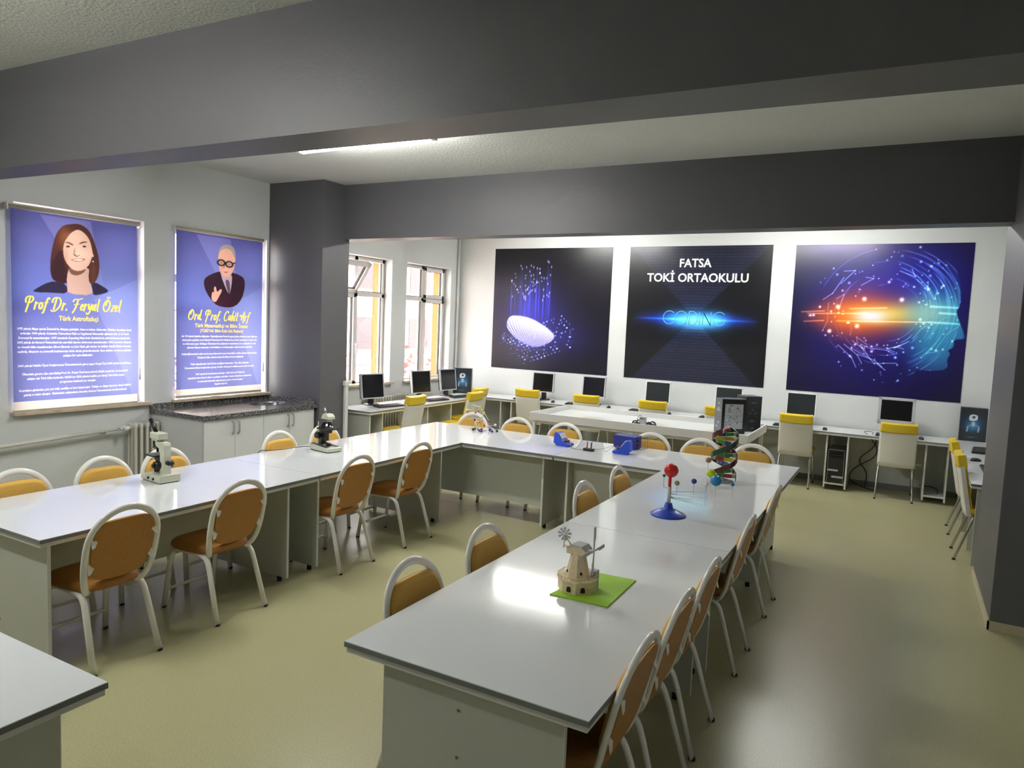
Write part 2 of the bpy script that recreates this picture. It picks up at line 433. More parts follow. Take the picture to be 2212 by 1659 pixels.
# ================================================================ BANNER BLINDS on windows 1 and 2
def bg_blue(nx, ny):
    u, v, im = canvas(nx, ny, '56599a', '8086c8')
    blend(im, '6f80c4', .8*gauss(u, v, .75, .62, .5, .16)); blend(im, '6a78c8', .8*gauss(u, v, .1, .62, .3, .14))
    blend(im, '565aa0', .6*gauss(u, v, .1, .52, .3, .05)); blend(im, '9aa4d8', .6*gauss(u, v, .9, .2, .35, .3))
    a = polym(u, v, [(.21, .988), (.60, .988), (.72, .6), (.62, .57)], 2, 0); add(im, 'ffffff', .10*a*(v > .5)*np.clip(v-.5, 0, .5)*2)
    a = polym(u, v, [(.62, .575), (1.0, .7), (1.0, .0), (.95, .05)], 2, 0); add(im, 'ffffff', .05*a)
    return u, v, im
FACE = {'hair': [(.441,.961),(.386,.951),(.34,.916),(.312,.871),(.292,.814),(.279,.755),(.282,.696),(.304,.659),(.404,.646),(.421,.686),(.574,.68),(.599,.649),(.637,.672),(.663,.711),(.672,.765),(.656,.831),(.623,.895),(.59,.938),(.537,.964),(.489,.968)],
'hairdark': [(.283,.742),(.284,.691),(.304,.659),(.404,.646),(.405,.698),(.383,.761),(.373,.824),(.338,.807)],
'face': [(.493,.94),(.441,.917),(.405,.883),(.385,.856),(.378,.82),(.387,.779),(.414,.747),(.453,.726),(.501,.721),(.55,.734),(.588,.76),(.607,.799),(.618,.815),(.61,.841),(.598,.878),(.577,.905),(.537,.93)],
'neck': [(.426,.74),(.405,.687),(.406,.641),(.411,.597),(.615,.596),(.603,.647),(.576,.68),(.588,.752)],
'neckshade': [(.414,.745),(.453,.724),(.501,.719),(.567,.738),(.534,.71),(.477,.694),(.429,.704)],
'jackL': [(.308,.66),(.243,.644),(.213,.632),(.176,.616),(.147,.6),(.198,.597),(.295,.6),(.41,.597),(.404,.646)],
'jackR': [(.632,.669),(.599,.655),(.611,.628),(.615,.596),(.678,.604),(.756,.623),(.7,.648)],
'browL': [(.389,.861),(.416,.869),(.452,.861),(.463,.852),(.447,.852),(.416,.862)],
'browR': [(.499,.86),(.52,.875),(.557,.882),(.577,.876),(.557,.875),(.524,.866)],
'eyeL': [(.396,.841),(.416,.85),(.439,.845),(.418,.838)], 'eyeR': [(.526,.852),(.548,.859),(.568,.854),(.548,.848)],
'nose': [(.455,.81),(.475,.806),(.49,.799),(.519,.811),(.507,.803),(.486,.793),(.462,.8)],
'noseside': [(.471,.847),(.459,.825),(.455,.807),(.471,.805),(.475,.827)],
'mouth': [(.434,.778),(.47,.783),(.494,.784),(.535,.789),(.559,.789),(.535,.777),(.494,.77),(.458,.771)],
'teeth': [(.45,.778),(.494,.782),(.539,.786),(.527,.778),(.494,.774),(.462,.774)],
'ear': [(.611,.82),(.624,.813),(.62,.802),(.611,.799)], 'earring': [(.611,.78),(.621,.784),(.623,.775),(.615,.774)]}
u, v, im1 = bg_blue(430, 660)
def pm(k, c, soft=1, a=1.0, D=FACE, im=im1, r=1): blend(im, c, a*polym(u, v, D[k], soft, r))
pm('hair', '4a2c28', 3); blend(im1, '8a5636', .8*gauss(u, v, .39, .89, .05, .06)*polym(u, v, FACE['hair'], 3))
blend(im1, '6e4434', .6*gauss(u, v, .62, .72, .03, .06)*polym(u, v, FACE['hair'], 2)); pm('hairdark', '32202a', 6, .8)
pm('neck', 'c3a498', 1); pm('neckshade', '6d483c', 3, .9); pm('jackL', '2c2740', 2); pm('jackR', '2c2740', 2)
pm('face', 'd6b4a2', 2); blend(im1, 'b08c7c', .55*gauss(u, v, .40, .79, .025, .06)*polym(u, v, FACE['face'], 2))
blend(im1, 'e6c8b4', .7*gauss(u, v, .53, .81, .06, .03)*polym(u, v, FACE['face'], 2)); blend(im1, 'dcbca8', .7*gauss(u, v, .49, .9, .06, .02))
pm('noseside', 'a88070', 2, .7); pm('nose', '7c5044', 1, .8); pm('browL', '6a4434', 1, .9); pm('browR', '6a4434', 1, .9)
pm('eyeL', '3a2420', 1); pm('eyeR', '3a2420', 1); pm('mouth', '9c5a50', 1); pm('teeth', 'f4e6dc', 0)
pm('ear', 'd8b4a4', 1); pm('earring', 'f4ece8', 0)
MAN = {'head': [(.533,.951),(.475,.924),(.454,.878),(.459,.834),(.473,.78),(.511,.746),(.578,.74),(.629,.78),(.66,.846),(.659,.901),(.627,.945)],
'hair': [(.533,.954),(.478,.929),(.454,.887),(.459,.861),(.475,.907),(.542,.929),(.61,.921),(.642,.882),(.659,.873),(.659,.915),(.627,.949)],
'suit': [(.477,.781),(.362,.752),(.295,.722),(.299,.674),(.331,.635),(.38,.596),(.446,.562),(.564,.552),(.668,.564),(.746,.617),(.781,.694),(.771,.75),(.699,.77),(.621,.779)],
'shirt': [(.48,.776),(.511,.719),(.589,.626),(.617,.696),(.624,.77),(.561,.74)], 'tie': [(.55,.732),(.541,.711),(.589,.626),(.6,.668),(.589,.727)],
'hand': [(.387,.651),(.38,.596),(.429,.58),(.462,.613),(.507,.66),(.486,.671),(.445,.644),(.431,.684),(.408,.678),(.412,.642)],
'mouth': [(.51,.782),(.544,.777),(.578,.784),(.547,.77)], 'nose': [(.518,.824),(.535,.825),(.535,.802),(.51,.799)]}
u, v, im2 = bg_blue(430, 660)
def pn(k, c, soft=1, a=1.0, r=1): blend(im2, c, a*polym(u, v, MAN[k], soft, r))
pn('suit', '33202e', 2); blend(im2, '4e1a2a', .5*gauss(u, v, .5, .58, .12, .03)*polym(u, v, MAN['suit'], 2)); pn('head', 'd8a894', 2); pn('hair', '9c9494', 2)
blend(im2, 'c08a78', .5*gauss(u, v, .49, .80, .03, .04)*polym(u, v, MAN['head'], 1)); pn('shirt', 'b8a2b0', 1); pn('tie', '5a5068', 1); pn('hand', 'd8a494', 1)
pn('mouth', '8c4a44', 1); pn('nose', 'b07c6c', 1)
for cx, cy in ((.492, .834), (.586, .829)):
    rr = np.hypot((u-cx)/.040, (v-cy)/.017); blend(im2, '18161a', np.exp(-((rr-1)/.28)**2)); blend(im2, '4a3430', .8*gauss(u, v, cx, cy, .012, .005))
blend(im2, '18161a', segm(u, v, (.53, .834), (.55, .832), .004)); blend(im2, '18161a', segm(u, v, (.625, .834), (.655, .842), .004))

def blind(img, y0, y1, z0, z1, label, zp):
    t = thing('roller_blind', label, 'blind', (-6.80, (y0+y1)/2, 0), 0, 'printed roller blinds over the left windows')
    h = (y1-y0)/2
    tb = MB(); tb.cyl((-.012, -h-.02, z1+.02), (-.012, h+.02, z1+.02), .02); tb.box(-.04, .012, -h-.03, h+.03, z1+.032, z1+.042, .002)
    tb.build('roller_tube', 'blind_rail', t)
    for s in (-1, 1): MB().box(-.04, .02, s*(h+.028)-.004, s*(h+.028)+.004, z1-.015, z1+.045, .001).build('end_bracket', 'white_plastic', t)
    sheet('printed_cloth', img, (0, -h, zp), (0, 2*h, 0), (0, 0, z1-zp), 'blind_print', t, cloth=True)
    MB().face([(0, -h, z0), (0, h, z0), (0, h, zp), (0, -h, zp)]).build('cloth_border', 'blind_cloth', t)
    MB().box(-.010, .006, -h, h, z0-.026, z0, .002).build('bottom_bar', 'blind_rail', t)
    b = MB(); n = 60
    b.tube([(.012+.012*0, h+.02, z1-.01-i*(z1-z0-.32)/n) for i in range(n+1)], .003, 6); b.cyl((.012, h+.02, z0+.22), (.012, h+.02, z0+.33), .008, n=8)
    b.build('pull_chain', 'white_plastic', t)
    return t
ZP1, ZP2 = 1.075, 1.085
def raster(img, body, size, u0, v0, W_, H, col, width=None, shear=0, bold=0, res=3):
    """print a line of lettering into the cloth image; u0 centre, v0 baseline, sizes in metres"""
    c = bpy.data.curves.new('line', 'FONT'); c.body = body; c.size = size; c.align_x = 'CENTER'; c.shear = shear; c.offset = bold; c.resolution_u = res
    o = bpy.data.objects.new('line', c); COL.objects.link(o); bpy.context.view_layer.update()
    me = bpy.data.meshes.new_from_object(o.evaluated_get(bpy.context.evaluated_depsgraph_get()))
    bpy.data.objects.remove(o); bpy.data.curves.remove(c); me.calc_loop_triangles()
    V = np.empty(len(me.vertices)*3); me.vertices.foreach_get('co', V); V = V.reshape(-1, 3)[:, :2]
    Tr = np.empty(len(me.loop_triangles)*3, int); me.loop_triangles.foreach_get('vertices', Tr); Tr = Tr.reshape(-1, 3); bpy.data.meshes.remove(me)
    sx = width/(V[:, 0].max()-V[:, 0].min()) if width else 1
    V = V*[sx, 1]; ny, nx = img.shape[:2]; SS = 3
    X = (u0+V[:, 0]/W_)*(nx-1)*SS; Y = (v0+V[:, 1]/H)*(ny-1)*SS
    x0, y0 = int(X.min())-3*SS, int(Y.min())-3*SS; x0 -= x0 % SS; y0 -= y0 % SS
    w, h = int(X.max())+3*SS-x0, int(Y.max())+3*SS-y0; w += -w % SS; h += -h % SS
    m = np.zeros((h, w), bool); X = X-x0; Y = Y-y0
    for a, b, c_ in Tr:
        xa, xb, ya, yb = min(X[a], X[b], X[c_]), max(X[a], X[b], X[c_]), min(Y[a], Y[b], Y[c_]), max(Y[a], Y[b], Y[c_])
        i0, i1, j0, j1 = int(xa), int(xb)+2, int(ya), int(yb)+2
        gy, gx = np.mgrid[j0:j1, i0:i1]
        d = lambda p, q: (X[q]-X[p])*(gy-Y[p])-(Y[q]-Y[p])*(gx-X[p])
        e1, e2, e3 = d(a, b), d(b, c_), d(c_, a)
        m[j0:j1, i0:i1] |= ((e1 >= 0) & (e2 >= 0) & (e3 >= 0)) | ((e1 <= 0) & (e2 <= 0) & (e3 <= 0))
    cov = m.reshape(h//SS, SS, w//SS, SS).mean((1, 3)); X0, Y0 = x0//SS, y0//SS
    a0, a1, b0, b1 = max(0, X0), min(nx, X0+w//SS), max(0, Y0), min(ny, Y0+h//SS)
    cv = np.clip(cov[b0-Y0:b1-Y0, a0-X0:a1-X0]*1.15, 0, 1)[..., None]
    img[b0:b1, a0:a1] = img[b0:b1, a0:a1]*(1-cv)+hexc(col)*cv
def L1(body, size, u0, v0, col, w_, **k): raster(im1, body, size, u0, v0, 1.14, 1.77, col, w_, **k)
def L2(body, size, u0, v0, col, w_, **k): raster(im2, body, size, u0, v0, 1.15, 1.78, col, w_, **k)
YEL, WHT = 'ffe05c', 'f4f2ff'
E_ = lambda cx, cy, rx, ry: [(cx+rx*math.cos(.6+2*PI*i/14), cy+ry*math.sin(.6+2*PI*i/14)) for i in range(15)]
BR = {'P': (1.0, [[(.38, 1.7), (.28, .7), (.12, -.4)], [(-.05, .95), (-.15, 1.4), (.1, 1.85), (.65, 1.85), (.85, 1.4), (.6, .95), (.3, .85)]]),
 'r': (.46, [[(.12, 1), (.04, 0)], [(.08, .55), (.25, .95), (.42, .9)]]), 'o': (.56, [E_(.26, .5, .2, .48)]),
 'f': (.48, [[(.6, 1.55), (.5, 1.75), (.33, 1.5), (.2, .4), (.08, -.5), (-.08, -.55)], [(.0, .95), (.5, 1.02)]]),
 'D': (1.2, [[(.4, 1.65), (.22, .05)], [(-.1, 1.1), (-.05, 1.6), (.4, 1.9), (.95, 1.6), (1.05, .8), (.7, .05), (.2, -.35), (-.1, -.1)]]),
 '.': (.3, [[(.08, .0), (.1, .1)]]), 'F': (.92, [[(.55, 1.65), (.35, .3), (.05, -.35)], [(-.1, 1.35), (.1, 1.75), (.55, 1.6), (1.1, 1.85)], [(.1, .85), (.75, .98)]]),
 'e': (.46, [[(.06, .42), (.36, .6), (.36, .95), (.16, .95), (.04, .4), (.18, .02), (.42, .2)]]),
 'y': (.52, [[(.08, 1), (.08, .35), (.25, .2), (.4, .7)], [(.48, 1), (.36, -.2), (.1, -.6), (-.1, -.35)]]),
 'a': (.56, [[(.44, .8), (.22, 1), (.04, .5), (.14, .03), (.38, .45), (.46, .95)], [(.47, 1), (.40, .1), (.54, .06)]]),
 'l': (.3, [[(.24, 1.8), (.12, .2), (.24, .0)]]), 'z': (.46, [[(.05, .95), (.4, .95)], [(.4, .95), (.04, .05)], [(.04, .05), (.42, .08)]]),
 'O': (1.15, [[(.62, 1.85), (.15, 1.5), (.0, .6), (.35, -.15), (.85, .25), (1.0, 1.1), (.75, 1.75), (.45, 1.6), (.35, 1.0)]]),
 'd': (.6, [[(.44, .8), (.22, 1), (.04, .5), (.14, .03), (.38, .4), (.48, .95)], [(.6, 1.8), (.44, .1), (.56, .05)]]),
 'C': (.82, [[(.8, 1.45), (.62, 1.85), (.2, 1.5), (.0, .5), (.25, -.2), (.7, .15)]]), 'h': (.55, [[(.28, 1.8), (.06, 0)], [(.1, .5), (.3, 1), (.42, .8), (.36, .1), (.5, 0)]]),
 'i': (.28, [[(.14, 1), (.08, .1), (.2, 0)], [(.2, 1.35), (.21, 1.45)]]), 't': (.4, [[(.28, 1.55), (.15, .1), (.3, 0)], [(.0, 1.05), (.45, 1.12)]]),
 'A': (.82, [[(-.15, .9), (-.02, 1.2), (.12, .9), (.1, .6), (.75, .72)], [(.7, 1.75), (.62, .6), (.66, -.3)], [(.7, 1.75), (.4, 1.0), (.15, .2)]]), ' ': (.5, [])}
BR['Ö'] = (1.15, BR['O'][1]+[[(.45, 2.15), (.46, 2.2)], [(.75, 2.15), (.76, 2.2)]])
def brush(img, body, h, u0, v0, W_, H, col, width):
    """brush lettering: thick down strokes, thin cross strokes"""
    adv = sum(BR[c][0]+.07 for c in body); kx = width/adv; x = -width/2; ny, nx = img.shape[:2]; m = np.zeros((ny, nx))
    for c in body:
        for st in BR[c][1]:
            q = smooth_path([(x+(a+.16*b)*kx, b*h, 0) for a, b in st], 3)
            for p0, p1 in zip(q, q[1:]):
                d = p1-p0; w_ = h*(.045+.075*abs(d.y)/(d.length+1e-9))
                i0 = int((u0+(min(p0.x, p1.x)-2.5*w_)/W_)*(nx-1)); i1 = int((u0+(max(p0.x, p1.x)+2.5*w_)/W_)*(nx-1))+2
                j0 = int((v0+(min(p0.y, p1.y)-2.5*w_)/H)*(ny-1)); j1 = int((v0+(max(p0.y, p1.y)+2.5*w_)/H)*(ny-1))+2
                gy, gx = np.mgrid[j0:j1, i0:i1]; X = (gx/(nx-1)-u0)*W_; Y = (gy/(ny-1)-v0)*H
                L_ = d.length**2+1e-12; t_ = np.clip(((X-p0.x)*d.x+(Y-p0.y)*d.y)/L_, 0, 1)
                dist = np.hypot(X-p0.x-t_*d.x, Y-p0.y-t_*d.y)
                m[j0:j1, i0:i1] = np.maximum(m[j0:j1, i0:i1], np.clip((w_-dist)/(W_/nx)+.5, 0, 1))
        x += (BR[c][0]+.07)*kx
    blend(img, col, m)
brush(im1, 'Prof Dr. Feryal Özel', .062, .47, .512, 1.14, 1.77, YEL, .86)
L1('Türk Astrofizikçi', .062, .50, .457, YEL, .36, bold=.001)
para1 = [(.395, '1975 yılında Mayıs ayında İstanbul’da dünyaya gelmiştir. Anne ve babası doktordur. Üsküdar Amerikan Lisesi'),
 (.372, 'ardından 1996 yılında Columbia Üniversitesi Fizik ve Uygulamalı Matematik eğitimini aldı. Ç. E. Fermi'),
 (.349, 'Derecesi ile tamamlamıştır. 1997 senesinde Kopenhag Niels Bohr Enstitüsü’nde yüksek lisansını tamamladı.'),
 (.326, '2002 yılında da Harvard Üniversitesi’nde astrofizik üzerine doktorasını tamamlamıştır. 2003 senesinde dünyanın'),
 (.303, 'en önemli bilim insanlarından Albert Einstein ve John Nash gibi isimler ile birlikte Büyük Fikirler listesine'),
 (.280, 'seçilmiş, dünyanın en yetenekli kadınlarından birisi olarak gösterilmektedir. Kara delikler ve nötron yıldızları'),
 (.257, 'çalışan bir astrofizikçidir.'),
 (.208, '2003 yılında Hubble Üyesi Araştırmacısı Üniversitesi’nde görev yapan Feryal Özel 2005 yılında bu fakülteye'),
 (.165, 'Ülkemizin gururu olan astrofizikçi Prof. Dr. Feryal Özel hanımefendi, NASA tarafından da önemli bir'),
 (.142, 'çalışan tek Türk bilim kadınıdır. NASA’nın 2020 yılında keşifte yer almış Türk bilim insanı'),
 (.119, 'programına katılarak yer almıştır.'),
 (.083, 'Geçmişten günümüze pek çok ödül, sertifika ve burs kazanmıştır. Türkiye ve dünya üzerinde ulusal ödülleri'),
 (.060, 'gelmiş ve halen almıştır. Günümüzde çalışmalarını Amerika Arizona Üniversitesinde sürdürmektedir.')]
for vv, s in para1: L1(s, .027, .49, vv+.012, WHT, min(1.04, len(s)*.0098), bold=.0008, res=1)
brush(im2, 'Ord. Prof. Cahit Arf', .060, .48, .470, 1.15, 1.78, YEL, .82)
L2('Türk Matematikçi ve Bilim İnsanı', .058, .51, .425, YEL, .71, bold=.001)
L2('(TÜBİTAK Bilim Kolu Eski Başkanı)', .046, .51, .395, YEL, .58, bold=.0008)
para2 = [(.352, 'Arf, 1910 yılında Selanik’te doğmuştur. Yükseköğrenimini Fransa’da yapmış, ülkeye dönünce bir süre öğretmen'),
 (.329, 'olarak görev yaptıktan sonra İstanbul Üniversitesi Fen Fakültesi’nde profesör yardımcısı ve doçent oldu'),
 (.306, 've doktorasını yaptı. Göttingen Üniversitesi’nde çalışmalarını tamamlamış ve bu çalışmaları ile cebir'),
 (.283, 'alanında dünyaca tanınmış ve Arf halkaları ve Arf kapanışları adıyla literatüre girmiştir.'),
 (.243, 'Geliştirdiği kuramlarla cebirin temel sonucu Hasse-Arf teoremi olarak bilinir ve bütün dünyada kullanılmaktadır.'),
 (.220, 'Türkiye’nin bilim dalında kurulan ilk bilimsel kurum başkanıdır.'),
 (.180, 'Üstün başarılarından ötürü İnönü armağanını kazanmıştır. Uzun yıllar çalışmıştır.'),
 (.157, 'Üniversitede bilimsel araştırmalar yapmış. Profesör olarak görev aldıktan sonra emekli olmuştur.'),
 (.117, '2001 yılında bir konferansta anılmıştır. Cahit Arf’ın adı Türkiye’de'),
 (.094, 'yaşatılmak üzere birçok okula ve enstitüye verilmiştir. Anısına düzenlenen toplantılarda'),
 (.071, 've matematik alanındaki çalışmalarıyla gençlere örnek olmuştur.'),
 (.050, 'Saygıyla anıyoruz.')]
for vv, s in para2: L2(s, .026, .50, vv+.012, WHT, min(1.02, len(s)*.0098), bold=.0008, res=1)
B1 = blind(im1[int(im1.shape[0]*.045):], 3.325, 4.475, 1.0, 2.755, 'blue roller blind printed with a smiling long-haired woman, leftmost window', ZP1)
B2 = blind(im2[int(im2.shape[0]*.045):], 4.915, 6.065, 1.02, 2.785, 'blue roller blind printed with an old man in glasses, nearest the grey column', ZP2)

# ================================================================ WALL POSTERS on the back wall
rg = np.random.RandomState(5)
YP = YB-.006
# 1 -- fingerprint with rising light
u, v, p1 = canvas(300, 290, '0c0a10', '0e0b1c')
blend(p1, '1a1670', .55*gauss(u, v, .38, .42, .30, .30)); blend(p1, '2a24b0', .75*gauss(u, v, .34, .45, .18, .2)); blend(p1, '2c2a8c', .5*gauss(u, v, .55, .28, .3, .14))
blend(p1, '201048', .5*gauss(u, v, .05, .5, .1, .3))
for k in range(34):
    x = .16+.35*rg.rand(); y1 = .58+.34*rg.rand(); add(p1, '3c50ff', (.18+.3*rg.rand())*np.exp(-((u-x)/.004)**2)*np.clip((y1-v)*6, 0, 1)*np.clip((v-.38)*5, 0, 1)*(v < y1))
    add(p1, 'a0b0ff', .9*gauss(u, v, x, y1-.02*rg.rand(), .004, .010)); 
for k in range(30): add(p1, 'c0ccff', .8*gauss(u, v, .17+.31*rg.rand(), .6+.2*rg.rand(), .004, .007))
for k in range(170):
    a, b_ = rg.randint(0, 18), rg.randint(0, 11); x = .30+.030*a-.02*b_; y = .05+.012*a+.020*b_
    if x < .72: add(p1, '9cb0ff', (.5+.4*rg.rand())*gauss(u, v, x+.004*rg.randn(), y, .0045, .0055))
for k in range(50): add(p1, '6070e0', .7*gauss(u, v, .08+.3*rg.rand(), .2+.1*rg.rand(), .0045, .005))
for k in range(14):
    x, y = .1+.3*rg.rand(), .08+.14*rg.rand(); add(p1, '5050a0', .5*segm(u, v, (x, y), (x+.1, y+.05*rg.rand()), .0025))
FP = [(.134,.407),(.16,.44),(.214,.449),(.338,.432),(.462,.374),(.54,.315),(.562,.278),(.505,.225),(.387,.184),(.236,.239),(.151,.316),(.128,.36)]
m_ = polym(u, v, FP, 2, 2); rr = np.hypot((u-.37)*1.0, (v-.15)*1.05); th = np.arctan2(v-.15, u-.37)
rid = .5+.5*np.sin(2*PI*(th*11.5+.6*np.sin(rr*22)+.3*np.sin(th*5)))
low = np.clip((.40-v+(.3-u)*.35)*9, 0, 1)
fpc = np.clip(1-low*.75*(rid < .45), 0, 1); blend(p1, '5a5ab8', m_*.95); blend(p1, 'e6e4f4', m_*blur(fpc, 1)*np.clip(.65+(v-.2)*2.2, 0, 1))
add(p1, '4060ff', .25*(1-m_)*blur(m_, 40))
# 2 -- CODING
u, v, p2 = canvas(300, 290, '10111e', '10111e')
cx = np.abs(u-.5); cy = np.abs(v-.475); trap = (cy > cx*1.0*1.06-.0) & (cy > .06)
rows = (np.sin(v*2*PI*46) > -.2)*(.35+.65*(rg.rand(290, 300) > .45)); blend(p2, '262a4a', blur((trap*rows).astype(float), 1)*.95)
blend(p2, '07070c', .8*blur((~trap & (cy < 2)).astype(float)*(cy < cx*1.06), 3))
fl = np.exp(-((v-.463)/.045)**2)*np.clip(1-np.abs(u-.5)/.45, 0, 1)**.7; add(p2, '1038d8', fl*1.0)
add(p2, '40a0ff', .9*np.exp(-((v-.463)/.007)**2)*np.clip(1-np.abs(u-.5)/.47, 0, 1))
add(p2, '60d8e8', .65*np.exp(-((v-.46)/.055)**2-((u-.52)/.20)**4)); add(p2, '80d0c0', .3*np.exp(-((v-.45)/.05)**2-((u-.54)/.12)**2)); add(p2, '1060b0', .35*np.exp(-((v-.46)/.10)**2-((u-.5)/.24)**6))
# 3 -- profile of a head made of lines
u, v, p3 = canvas(380, 350, '120c3a', '0c0628')
blend(p3, '1c168c', .8*gauss(u, v, .58, .55, .42, .40, 3)); blend(p3, '241c9c', .6*gauss(u, v, .7, .78, .28, .2)); blend(p3, '140a5c', .5*gauss(u, v, .5, .1, .4, .2))
blend(p3, '5c3c90', .7*gauss(u, v, .3, .99, .28, .06)); blend(p3, '0a0a30', .8*gauss(u, v, .0, .5, .08, .5))  # purple patch at the top edge is lamp glare painted into the print
PROF = [(.93,.80),(.948,.70),(.953,.618),(.934,.568),(.955,.512),(.989,.424),(.987,.401),(.934,.397),(.941,.348),(.905,.325),(.927,.306),(.909,.272),(.921,.206),(.84,.188),(.726,.197),(.723,-.05),(1.1,-.05),(1.1,1.05),(.80,1.05),(.88,.93)]
dark = polym(u, v, PROF, 2, 1); inside = 1-dark
blend(p3, '2c8cc0', .75*gauss(u, v, .88, .52, .2, .2)*inside); blend(p3, '58c0d8', .7*gauss(u, v, .82, .55, .2, .10)*inside); blend(p3, '2878b0', .6*gauss(u, v, .85, .38, .14, .14)*inside)
def arc(cx, cy, rx, ry, a0, a1, w, c, al):
    th = np.arctan2((v-cy)/ry, (u-cx)/rx); r = np.hypot((u-cx)/rx, (v-cy)/ry); d = (th-a0) % (2*PI)
    s = ((a1-a0) % (2*PI)); add(p3, c, al*np.exp(-(((r-1)*rx)/w)**2)*np.clip(d*8, 0, 1)*np.clip((s-d)*8, 0, 1)*(d < s)*inside)
for k in range(34):
    q = .45+.6*rg.rand(); a0 = rg.rand()*2*PI; arc(.56, .55, .39*q, .405*q, a0, a0+.3+.9*rg.rand(), .0028, '6c8ce0', .2+.3*rg.rand())
for k in range(46):
    q = .5+.6*rg.rand(); a0 = -1.2+2.1*rg.rand(); arc(.56+.02*rg.randn(), .55, .39*q, .42*q, a0, a0+.3+.5*rg.rand(), .0028, '70c4e8', .25+.3*rg.rand())
for k in range(26):
    a0 = rg.rand()*2*PI; r0 = .55+.4*rg.rand(); x, y = .56+.38*r0*math.cos(a0), .55+.40*r0*math.sin(a0); a1 = a0+.35*rg.choice((-1, 1)); x1, y1 = .56+.38*r0*math.cos(a1), .55+.40*r0*math.sin(a1)
    a2 = a1+.15; r1 = r0*1.12; x2, y2 = .56+.38*r1*math.cos(a2), .55+.40*r1*math.sin(a2)
    for P_, Q_ in (((x, y), (x1, y1)), ((x1, y1), (x2, y2))): add(p3, 'a8c8f4', .6*segm(u, v, P_, Q_, .0028)*inside)
o_ = np.exp(-((v-.53-.03*(u-.4))/(.15*np.exp(-((u-.48)/.42)**2)+.01))**2)*np.clip((u-.03)*3.5, 0, 1)*np.clip((.86-u)*2.2, 0, 1)
blend(p3, 'd8501c', .95*o_); blend(p3, 'f09030', .9*np.exp(-((v-.53)/.08)**2-((u-.46)/.19)**2)); blend(p3, 'ecd460', .8*np.exp(-((v-.545)/.055)**2-((u-.6)/.15)**2))
blend(p3, '3c9cc8', .6*gauss(u, v, .86, .42, .13, .24, 3)*inside); blend(p3, '9cd0cc', .85*np.exp(-((v-.553)/.075)**2-((u-.79)/.12)**2)*inside); blend(p3, 'eef0fa', .95*gauss(u, v, .475, .528, .095, .042, 2.6))
for vv, a, b_ in ((.575, .35, .56), (.49, .28, .8), (.535, .10, .45), (.48, .08, .2), (.545, .06, .2)): add(p3, 'ffb060', .45*segm(u, v, (a, vv), (b_, vv+.01), .004))
for vv, a in ((.50, .8), (.60, .8), (.56, .85)): add(p3, '90f0ff', .5*segm(u, v, (a, vv), (.95, vv-.005), .006)*inside)
for k in range(150):
    a0 = rg.rand()*2*PI; r0 = .45+.65*rg.rand(); x, y = .54+.42*r0*math.cos(a0), .55+.42*r0*math.sin(a0); s = .0032+.0045*rg.rand()**3
    add(p3, rg.choice(['c8d8ff', 'ffffff', 'a0e8e8']), (.5+.5*rg.rand())*gauss(u, v, x, y, s, s*1.05)*inside)
for x, y in ((.28, .585), (.40, .46), (.64, .64), (.43, .64), (.24, .42)): add(p3, 'fff0e0', gauss(u, v, x, y, .011, .012))
BACKX = Matrix(((1, 0, 0, 0), (0, 0, -1, 0), (0, 1, 0, 0), (0, 0, 0, 1)))      # text facing -y
P = [(-6.12, -4.03, 1.195, 3.175, p1, 'square dark poster of a glowing white fingerprint, leftmost on the back wall'),
     (-3.75, -1.69, 1.195, 3.175, p2, 'middle dark poster with white school name and CODING'),
     (-1.39, .655, 1.195, 3.165, p3, 'blue and orange poster of a human head in profile, rightmost on the back wall')]
for x0, x1, z0, z1, im, lab in P:
    t = thing('wall_poster', lab, 'poster', (x0, YP, z0), 0, 'posters on the back wall')
    sheet('poster_sheet', im, (0, 0, 0), (x1-x0, 0, 0), (0, 0, z1-z0), 'poster_print', t, .005)
    if im is p2:
        w_, h_ = x1-x0, z1-z0
        text('lettering', 'FATSA', .170, 'letter_white', t, T(.4825*w_, -.0012, .847*h_) @ BACKX, width=.225*w_, bold=.004)
        text('lettering', 'TOKİ ORTAOKULU', .172, 'letter_white', t, T(.498*w_, -.0012, .740*h_) @ BACKX, width=.715*w_, bold=.004)
        # thin hand-set letters CODING
        b = MB(); lx = .275*w_; cw = .446*w_/6.0; zb = .424*h_; H_ = .098*h_
        def ln(pts): b.tube([(lx+p[0]*cw, -.002, zb+p[1]*H_) for p in pts], .0055, 6)
        circ = lambda cx, cy, rx, ry, a0, a1, n=22: [(cx+rx*math.cos(a0+(a1-a0)*i/n), cy+ry*math.sin(a0+(a1-a0)*i/n)) for i in range(n+1)]
        ln(circ(.62, .5, .6, .5, .75, 2*PI-.75)); ln(circ(1.78, .5, .58, .5, 0, 2*PI))
        ln([(2.55, 0), (2.55, 1)]); ln([(2.55, 0), (2.8, 0)]+circ(2.85, .5, .48, .5, -PI/2, PI/2)+[(2.55, 1)])
        ln([(3.55, 0), (3.55, 1)]); ln([(3.85, 0), (3.85, 1), (4.6, 0), (4.6, 1)])
        ln(circ(5.4, .5, .58, .5, .7, 2*PI-.2)+[(5.98, .45), (5.5, .45)])
        b.build('lettering', 'letter_cyan', t)

